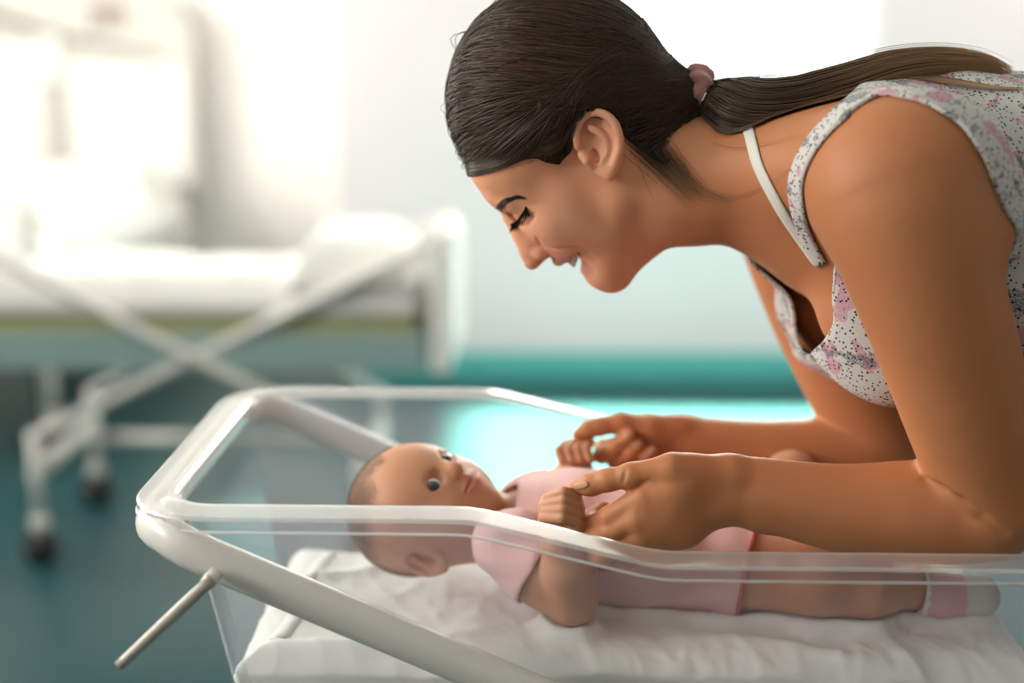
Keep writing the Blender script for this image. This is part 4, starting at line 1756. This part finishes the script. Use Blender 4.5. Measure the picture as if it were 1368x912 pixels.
M['fabric'] = fabric_mat()
T_ = Sculpt()
of = .0065
T_.ell(W(1182, 264, WY), (.140 + of, .135 + of, .106 + of), None, .03)
T_.ell(W(1280, 270, WY), (.170 + of, .140 + of, .118 + of), None, .03)
T_.ell(W(1450, 300, WY), (.175 + of, .135 + of, .118 + of), None, .04)
T_.ell(W(1640, 350, WY), (.158, .168, .140), None, .04)
for sh, q in ((shN, 1), (shF, -1)):
    T_.cone(W(985, 226, WY - q * .02), .047 + of, sh + np.array((-.005, 0, .006)), .050 + of, .035)
    T_.cone(W(1120, 222, WY - q * .02), .068 + of, sh + np.array((.03, 0, .0)), .055 + of, .035)
for Yq, pxq in ((1.275, 1178), (1.405, 1128)):
    T_.ell(W(pxq, 396, Yq), (.066, .060, .078), None, .03)
# loose front
for q in (1, -1):
    T_.cone(W(1128, 428, WY - q * .045), .030, W(1200, 452, WY - q * .06), .050, .03)
    T_.cone(W(1200, 452, WY - q * .06), .050, W(1400, 455, WY - q * .06), .105, .04)
T_.cone(W(1112, 444, WY), .028, W(1200, 465, WY), .040, .04)
SH_NEAR = [(1072, 486), (1086, 474), (1104, 455), (1118, 430), (1114, 400), (1118, 350), (1140, 250), (1100, 185), (1102, 165), (1122, 142), (1150, 116), (1200, 60), (1300, 20), (1720, 60), (1720, 900), (1400, 760), (1200, 640), (1090, 540)]
SH_FAR = [(1072, 486), (1060, 458), (1032, 402), (1004, 350), (988, 322), (1000, 280), (1080, 200), (1160, 100), (1180, 40), (1300, 20), (1640, 60), (1640, 900), (1300, 700), (1100, 640), (1000, 520)]
ARM_NEAR = [(1175, 126), (1235, 134), (1285, 163), (1322, 218), (1333, 265), (1326, 308), (1300, 347), (1240, 372), (1180, 360), (1120, 330), (1085, 300), (1065, 250), (1082, 215), (1118, 172), (1145, 145)]
ARM_FAR = [(1000, 190), (1060, 150), (1110, 150), (1140, 190), (1150, 240), (1130, 290), (1080, 320), (1030, 310), (1000, 260)]


def shirt_g(V):
    x, y = proj(V)
    gn = np.maximum(poly_sd(x, y, SH_NEAR), -poly_sd(x, y, ARM_NEAR))
    gf = np.maximum(poly_sd(x, y, SH_FAR), -poly_sd(x, y, ARM_FAR))
    t = np.clip((V[:, 1] - WY) / .012 * .5 + .5, 0, 1)
    return (gn * (1 - t) + gf * t) * KP


xs = axis((.10, .80, .0034))
ys = axis((1.10, 1.58, .0032))
zs = axis((W(1200, 620, 1.2)[2], 1.36, .0032))
Vs, Qs = T_.mesh(xs, ys, zs, 2)
Vs, Qs = trim(Vs, Qs, shirt_g)
for lp in loops(Qs):
    Vs[lp] = smooth_loop(Vs[lp], 14)
# soft folds across the side
wr = .0020 * np.sin(Vs[:, 0] * 60 + Vs[:, 2] * 90 + 2 * np.sin(Vs[:, 1] * 30)) * np.clip((Vs[:, 0] - .30) / .1, 0, 1)
wr += .003 * np.sin(Vs[:, 1] * 95 + 3 * np.sin(Vs[:, 0] * 25)) * np.clip((1.10 - Vs[:, 2]) / .08, 0, 1)
Vs = Vs + wr[:, None] * T_.ggrad(Vs, 4e-3)
# where cloth meets the skin keep it just outside
db = B.gat(Vs)
pu = np.clip(.0022 - db, 0, .03)
Vs = Vs + pu[:, None] * B.ggrad(Vs, 3e-3)
top = mesh_obj('tank_top', Vs, Qs, M['fabric'], woman)
s_ = top.modifiers.new('thick', 'SOLIDIFY')
s_.thickness = .0014
s_.offset = 1
for lp in loops(Qs):
    P = smooth_loop(Vs[lp], 6)
    if len(P) > 30:
        MB().tube(np.vstack([P[::2], P[:1]]), .0022, 8, cap=False).build('hem', M['fabric'], top, True)
ribbon('strap', SK, [(1098, 352), (1080, 318), (1069, 285), (1065, 250), (1073, 218), (1096, 182), (1130, 150), (1172, 126), (1215, 116)], [14, 16, 18, 19, 19, 19, 20, 22], .0022, M['fabric'], top, .0018)
ribbon('bra_strap', SK, [(992, 146), (1002, 180), (1006, 195), (1014, 222), (1030, 254), (1052, 292), (1078, 330), (1092, 350)], [14, 14, 13, 12, 11], .0014, M['elastic'], woman, .0012)

# --- trousers and shoes (out of the photo, but she stands on them)
L_ = Sculpt()
pc = W(1640, 350, WY)
L_.ell(pc, (.150, .162, .135), None, .04)
for q in (1, -1):
    L_.chain([pc + np.array((.05, -q * .085, -.06)), np.array((pc[0] + .02, WY - q * .095, .52)), np.array((pc[0] + .07, WY - q * .10, .09))], [.095, .066, .058], .03)
xs = axis((pc[0] - .18, pc[0] + .24, .009)); ys = axis((WY - .26, WY + .26, .009)); zs = axis((.02, 1.30, .009))
Vt, Qt = L_.mesh(xs, ys, zs, 2)
Vt, Qt = trim(Vt, Qt, lambda P: W(1560, 300, WY)[0] - P[:, 0] - .25 * (P[:, 2] - 1.0))
mesh_obj('trousers', Vt, Qt, M['trousers'], woman)
for q in (1, -1):
    S_ = Sculpt()
    f0 = np.array((pc[0] + .085, WY - q * .10, .045))
    S_.cone(f0, .042, f0 + np.array((-.17, -q * .01, -.008)), .036, .02)
    S_.cone(f0, .04, f0 + np.array((0, 0, .06)), .038, .02)
    V, Q = S_.mesh(axis((f0[0] - .25, f0[0] + .08, .006)), axis((f0[1] - .07, f0[1] + .07, .006)), axis((.001, .17, .006)), 2)
    V[:, 2] = np.maximum(V[:, 2], .002)
    mesh_obj('shoe', V, Q, M['shoe'], woman)
# ------------------------------------------------------------------ the baby
M['suit'] = mat('pink_cotton', (0.70, 0.43, 0.42), 0.85, 0.2, bump=0.08, bscale=1200, sheen=0.3)
M['trim'] = mat('red_trim', (0.52, 0.13, 0.13), 0.8, 0.2)
M['sock'] = mat('striped_sock', (0.8, 0.5, 0.5), 0.9, 0.2, bump=0.1, bscale=1200, attr='Col')
M['eye_white'] = mat('eye_white', (0.80, 0.80, 0.82), 0.15, 0.5, coat=0.5)
M['iris'] = mat('dark_iris', (0.035, 0.045, 0.06), 0.12, 0.5, coat=0.8)
M['pupil'] = mat('pupil', (0.003, 0.003, 0.004), 0.08, 0.5, coat=0.8)
M['down'] = mat('baby_hair', (0.16, 0.085, 0.045), 0.6)
baby = empty('person', 'baby in a pink bodysuit lying on its back in the bassinet', 'person', (.03, 1.33, MTOP))
K = Sculpt()
mm = .001
yaw, roll, pit = math.radians(13), math.radians(18), math.radians(15)
u0 = np.array((math.cos(yaw), -math.sin(yaw), 0)); l0 = np.array((-math.sin(yaw), -math.cos(yaw), 0)); n0 = np.array((0, 0, 1.0))
n1_ = math.cos(roll) * n0 + math.sin(roll) * l0
l1 = math.cos(roll) * l0 - math.sin(roll) * n0
hu = math.cos(pit) * u0 - math.sin(pit) * n1_
hn = math.cos(pit) * n1_ + math.sin(pit) * u0
hl = l1
HC = W(553, 684, 1.335)


def bh(u, l, n):
    return HC + (hu * u + hl * l + hn * n) * mm


def be(u, l, n, a, b, c, k=6, op='u', both=True, tilt=0):
    A = [hu, hl, hn]
    if tilt:
        t = math.radians(tilt)
        A = [hu * math.cos(t) + hn * math.sin(t), hl, hn * math.cos(t) - hu * math.sin(t)]
    K.ell(bh(u, l, n), (a * mm, b * mm, c * mm), A, k * mm, op)
    if l and both:
        K.ell(bh(u, -l, n), (a * mm, b * mm, c * mm), A, k * mm, op)


def bc(p, q, k=4, op='u', both=True):
    K.cone(bh(*p[:3]), p[3] * mm, bh(*q[:3]), q[3] * mm, k * mm, op)
    if (p[1] or q[1]) and both:
        K.cone(bh(p[0], -p[1], p[2]), p[3] * mm, bh(q[0], -q[1], q[2]), q[3] * mm, k * mm, op)


be(-2, 0, 0, 64, 60, 65, 8)
be(2, 0, 24, 46, 50, 42, 20)                    # forehead
be(38, 0, 16, 42, 44, 42, 22)                   # lower face
be(38, 27, 31, 24, 20, 22, 12)                  # cheeks
be(52, 20, 28, 18, 18, 18, 12)
bc((66, 0, 41, 12), (70, 0, 40, 12), 12)        # chin
be(60, 0, 20, 24, 30, 26, 14)
bc((10, 10, 52, 8), (8, 26, 47, 7), 12)         # brow


def nsurf(u, l):
    n = np.arange(90, 0, -.25)
    d = K.at(np.array([bh(u, l, q) for q in n]))
    return n[np.argmax(d < 0)]


EU, EL = 18.0, 21.5
en = nsurf(EU, EL)
be(EU + 1, EL, en + 1, 9, 12, 4.5, 5, 's')              # eye sockets
EN = en - 11.5
be(EU, EL, EN, 11.4, 12.6, 11.4, 3)                     # lids
be(EU + .8, EL + .5, EN + 11, 6.8, 12.2, 9.2, 1.4, 's')       # opening between the lids
nn_ = nsurf(31, 0)
bc((18, 0, nn_ - 7, 6), (31, 0, nn_ + 1.5, 6.6), 7)     # nose
bc((31, 0, nn_ + 1.5, 6.6), (33, 0, nn_ + 2.2, 6.2), 5)
be(34, 6.2, nn_ - 1.5, 4.8, 4.6, 4.6, 2.5)
be(37, 3.2, nn_ + 1.0, 1.8, 1.6, 2.4, 1.4, 's')
nm_ = nsurf(50, 0)
be(49, 0, nm_ - 12, 15, 19, 14, 8)                      # round of the mouth
nm_ = nsurf(50, 0)
n2_ = nsurf(50, 16)
bc((46.5, 0, nm_ - 2, 4.2), (47, 8, nm_ - 4, 3.4), 3)
bc((47, 8, nm_ - 4, 3.4), (49, 16, n2_ - 1, 2.0), 3)
bc((54, 0, nm_ - 3, 4.8), (53.5, 7, nm_ - 4.6, 4.0), 3)
bc((53.5, 7, nm_ - 4.6, 4.0), (50.5, 15, n2_ - 1, 2.2), 3)
bc((50.2, 0, nm_ + 2.4, 1.7), (50.2, 9, nm_ + .3, 1.7), 1.2, 's')
bc((50.2, 9, nm_ + .3, 1.7), (49.6, 18, n2_ + .4, 1.5), 1.2, 's')
for s in (1, -1):                               # ears
    A = [hu, hl * s + hu * -.15, hn]
    K.ell(bh(31, 51 * s, -8), (22 * mm, 6 * mm, 14.5 * mm), A, 4 * mm)
    K.ell(bh(31, 59 * s, -6), (18 * mm, 10 * mm, 10.5 * mm), A, 1.6 * mm, 's')
    rim = [(40, 54, -5), (30, 56, 1), (18, 57, 3), (6, 58, -1), (1, 59, -10), (5, 59.5, -20), (16, 59.5, -25), (28, 58, -25), (38, 56, -20)]
    K.chain([bh(q[0] + 7, (q[1] - 2) * s, q[2] + 4) for q in smooth_path(rim, 3)], [3.0 * mm] * 30, 1.2 * mm)
    K.chain([bh(q[0] + 7, (q[1] - 2) * s, q[2] + 4) for q in smooth_path([(12, 55, -14), (22, 56, -17), (32, 55, -14), (36, 54, -8)], 3)], [2.4 * mm] * 12, 2 * mm)
    K.ball(bh(46, 52 * s, -9), 5.5 * mm, 4 * mm)


def bl(S, pts, k=.008):
    S.chain([W(*p[:3]) for p in pts], [p[3] * mm for p in pts], k)


K.cone(bh(40, 0, -8), .030, W(700, 712, 1.335), .034, .014)
TOR = [((775, 716, 1.34), (.088, .074, .060)), ((880, 722, 1.34), (.092, .080, .064)), ((965, 742, 1.335), (.062, .076, .054))]
for c, r in TOR:
    K.ell(W(*c), r, None, .02)
NA = [(678, 728, 1.275, 28), (725, 772, 1.252, 26), (763, 802, 1.238, 23)]
bl(K, NA, .012)
bl(K, [(764, 800, 1.238, 23.5), (760, 760, 1.228, 25), (752, 722, 1.224, 20), (748, 702, 1.226, 17)], .006)
# near fist closed around a finger
bl(K, [(745, 690, 1.228, 17.5), (742, 678, 1.230, 16)], .008)
for k in range(4):
    bl(K, [(732 - 2 * k, 664 + 9 * k, 1.222 - .003 * k, 5), (754 - k, 656 + 12 * k, 1.211 - .003 * k, 4.9), (771, 665 + 11 * k, 1.217 - .002 * k, 4.7), (776, 680 + 9 * k, 1.236, 4.4)], .0006)
bl(K, [(752, 712, 1.216, 8), (766, 708, 1.212, 6.6), (778, 702, 1.218, 5.4)], .003)
# far arm and fist
bl(K, [(705, 676, 1.392, 27), (748, 660, 1.428, 24), (768, 640, 1.430, 20), (770, 618, 1.425, 15)], .012)
bl(K, [(768, 610, 1.424, 14), (764, 602, 1.420, 13)], .006)
for k in range(4):
    bl(K, [(756 + 11 * k, 593 - 1 * k, 1.416, 5), (747 + 12 * k, 602 - k, 1.404, 5.2), (751 + 12 * k, 615 - k, 1.400, 4.8), (758 + 11 * k, 613, 1.410, 4.6)], .0010)
# legs
NL = [(985, 758, 1.280, 38), (1090, 768, 1.262, 36), (1158, 780, 1.262, 30), (1222, 785, 1.272, 18)]
bl(K, NL, .012)
bl(K, [(1222, 786, 1.272, 18), (1252, 796, 1.276, 18), (1306, 796, 1.284, 17)], .008)
FL = [(985, 728, 1.385, 36), (1058, 642, 1.400, 29), (1120, 690, 1.405, 25), (1170, 745, 1.405, 18)]
bl(K, FL, .012)
bl(K, [(1170, 752, 1.405, 17), (1215, 760, 1.405, 15)], .008)
xs = axis((HC[0] - .075, HC[0] + .10, .0011), (HC[0] + .10, .06, .0016), (.06, .45, .0024))
ys = axis((1.18, 1.46, .0014))
zz = W(600, 830, 1.27)[2]
zs = axis((zz - .01, zz + .19, .0014))
Vk, Qk = K.mesh(xs, ys, zs)
cols = np.tile(np.array((0.54, 0.258, 0.147)), (len(Vk), 1))
rel = (Vk - HC) / mm
cu, cl, cn = rel @ hu, rel @ hl, rel @ hn


def spot(u, l, n, r):
    return np.exp(-(((cu - u) ** 2 + (np.abs(cl) - l) ** 2 + (cn - n) ** 2) / r ** 2))


cols = tint(cols, (0.64, 0.29, 0.20), .55 * spot(40, 30, 40, 20))
cols = tint(cols, (0.64, 0.28, 0.20), .6 * spot(33, 0, nn_ + 4, 9))
cols = tint(cols, (0.58, 0.20, 0.18), .7 * np.clip(1.6 * np.maximum(spot(47, 6, nm_, 6), spot(54, 6, nm_ - 1, 6)), 0, 1))
cols = tint(cols, (0.42, 0.10, 0.09), np.clip(1.4 * np.maximum(spot(50.2, 0, nm_, 2.6), np.maximum(spot(50.2, 6, nm_ - 1, 3.2), np.maximum(spot(50, 11, nm_ - 3, 3.0), spot(49.6, 16, n2_, 2.2)))), 0, .8))
cols = tint(cols, (0.66, 0.29, 0.21), .6 * spot(27, 55, -8, 20))
scalp = np.clip((-(cu + .38 * cn - 2) - 14 + 5 * np.sin(cl * .2)) / 22, 0, 1) * (cu < 60) * (cn < 62)
scalp = np.maximum(scalp, np.clip((-cn - 26) / 14, 0, 1) * (cu < 34) * (cu > -90) * (np.abs(cl) < 64))
cols = tint(cols, (0.22, 0.115, 0.065), .85 * scalp)
bbody = mesh_obj('body', Vk, Qk, M['baby_skin'], baby)
paint(bbody, cols)
KS = Skin(Vk, Qk)
# short downy hair on the scalp
cand = np.where((scalp > .25) & (np.linalg.norm(rel, axis=1) < 85))[0]
rg = np.random.default_rng(4)
sel = rg.choice(cand, min(3500, len(cand)), replace=False)
gn = K.ggrad(Vk[sel], 3e-3)
down = []
for p, g in zip(Vk[sel], gn):
    d = -hu * .6 - hn * .25 + rg.normal(0, .25, 3)
    d -= g * (d @ g)
    d /= np.linalg.norm(d) + 1e-9
    down.append(np.array([p, p + d * .004 + g * .0008, p + d * .008 + g * .0010]))
strands('downy_hair', down, .00009, M['down'], baby)


def eyeball(u, l, n, r, gaze):
    c = bh(u, l, n)
    g = gaze - c
    g /= np.linalg.norm(g)
    a = np.cross(g, (0, 1, 0)); a /= np.linalg.norm(a)
    b = np.cross(g, a)

    def cap(rr, ang, nv, nu=28):
        v = [c + g * rr]
        f = []
        for i in range(1, nv + 1):
            t = ang * i / nv
            for j in range(nu):
                q = 2 * PI * j / nu
                v.append(c + rr * (g * math.cos(t) + (a * math.cos(q) + b * math.sin(q)) * math.sin(t)))
        for j in range(nu):
            f.append((0, 1 + j, 1 + (j + 1) % nu))
        for i in range(nv - 1):
            for j in range(nu):
                p, q = 1 + i * nu + j, 1 + i * nu + (j + 1) % nu
                f.append((p, p + nu, q + nu, q))
        return v, f
    v, f = cap(r, PI * .98, 22)
    e = mesh_obj('eye', v, f, M['eye_white'], baby)
    v, f = cap(r * 1.012, .80, 8)
    mesh_obj('iris', v, f, M['iris'], e)
    v, f = cap(r * 1.02, .36, 5)
    mesh_obj('pupil', v, f, M['pupil'], e)


for s in (1, -1):
    eyeball(EU, EL * s, EN, 10.2 * mm, HC + hn * .62 + hl * .60 + hu * .12)

# bodysuit with short sleeves
U = Sculpt()
o_ = .0042
U.cone(W(676, 716, 1.335), .038, W(715, 716, 1.338), .050, .014)
for c, r in TOR:
    U.ell(W(*c), tuple(q + o_ for q in r), None, .02)
bl(U, [(p[0], p[1], p[2], p[3] + 4.6) for p in NA[:2]] + [(748, 790, 1.242, 30)], .012)
bl(U, [(705, 676, 1.392, 31), (748, 660, 1.428, 29)], .012)
bl(U, [(985, 758, 1.280, 41.5), (1060, 765, 1.268, 40)], .012)
bl(U, [(985, 728, 1.385, 40), (1040, 664, 1.396, 34)], .012)


def cut(h, toward, R):
    h, t = np.array(h), np.array(toward)
    d = (t - h) / np.linalg.norm(t - h)

    def g(P):
        q = P - h
        al = q @ d
        rad = np.linalg.norm(q - al[:, None] * d, axis=1)
        return np.minimum(al, R - rad)
    return g


cuts = [cut(W(712, 772, 1.252), W(763, 806, 1.236), .036), cut(W(735, 664, 1.418), W(760, 655, 1.44), .045),
        cut(W(1000, 752, 1.276), W(1080, 772, 1.262), .062), cut(W(1010, 700, 1.390), W(1058, 642, 1.40), .045),
        cut(W(688, 700, 1.335), W(640, 694, 1.335), .052)]


def suit_g(P):
    g = np.full(len(P), -1.0)
    for c in cuts:
        g = np.maximum(g, c(P))
    return g


xs = axis((-.10, .26, .0024)); ys = axis((1.19, 1.48, .0024)); zs = axis((zz - .02, zz + .19, .0024))
Vu, Qu = U.mesh(xs, ys, zs, 2)
Vu, Qu = trim(Vu, Qu, suit_g)
wr = .0011 * np.sin(Vu[:, 0] * 130 + 4 * np.sin(Vu[:, 2] * 45) + Vu[:, 1] * 40) + .0009 * np.sin(Vu[:, 0] * 60 - Vu[:, 2] * 210)
db = K.gat(Vu)
Vu = Vu + (wr + np.clip(.0022 - wr - db, 0, .012))[:, None] * K.ggrad(Vu, 3e-3)
suit = mesh_obj('bodysuit', Vu, Qu, M['suit'], baby)
s_ = suit.modifiers.new('thick', 'SOLIDIFY'); s_.thickness = .0016; s_.offset = 1
for lp in loops(Qu):
    P = smooth_loop(Vu[lp], 6)
    if len(P) > 24:
        leg_ = P[:, 0].mean() > .12
        MB().tube(np.vstack([P[::2], P[:1]]), .0026 if leg_ else .0016, 8, cap=False).build('leg_trim' if leg_ else 'hem', M['trim'] if leg_ else M['suit'], suit, True)
# socks
for nm, path, cutp, cutt in (('sock', [(1205, 785, 1.270, 22), (1222, 786, 1.272, 20.5), (1252, 796, 1.276, 20.5), (1306, 796, 1.284, 20)], (1222, 785, 1.272), (1180, 780, 1.265)),
                             ('sock', [(1150, 730, 1.405, 21), (1170, 752, 1.405, 19.5), (1215, 760, 1.405, 17.5)], (1166, 744, 1.405), (1140, 715, 1.405))):
    S_ = Sculpt()
    bl(S_, path, .008)
    p0 = W(*path[1][:3])
    V, Q = S_.mesh(axis((p0[0] - .03, p0[0] + .10, .002)), axis((p0[1] - .04, p0[1] + .045, .002)), axis((p0[2] - .045, p0[2] + .04, .002)), 2)
    V, Q = trim(V, Q, cut(W(*cutp), W(*cutt), .05))
    o = mesh_obj(nm, V, Q, M['sock'], baby)
    s_ = o.modifiers.new('thick', 'SOLIDIFY'); s_.thickness = .0012; s_.offset = 1
    al = (V[:, 0] - p0[0]) / .09
    c = np.tile(np.array((0.70, 0.42, 0.44)), (len(V), 1))
    c[al > .52] = (0.62, 0.64, 0.62)
    c[(al > .05) & (al < .10)] = (0.8, 0.78, 0.78)
    c[(al > -.04) & (al < .01)] = (0.8, 0.78, 0.78)
    paint(o, c)
BV = np.vstack([Vk, Vu])
make_mattress()
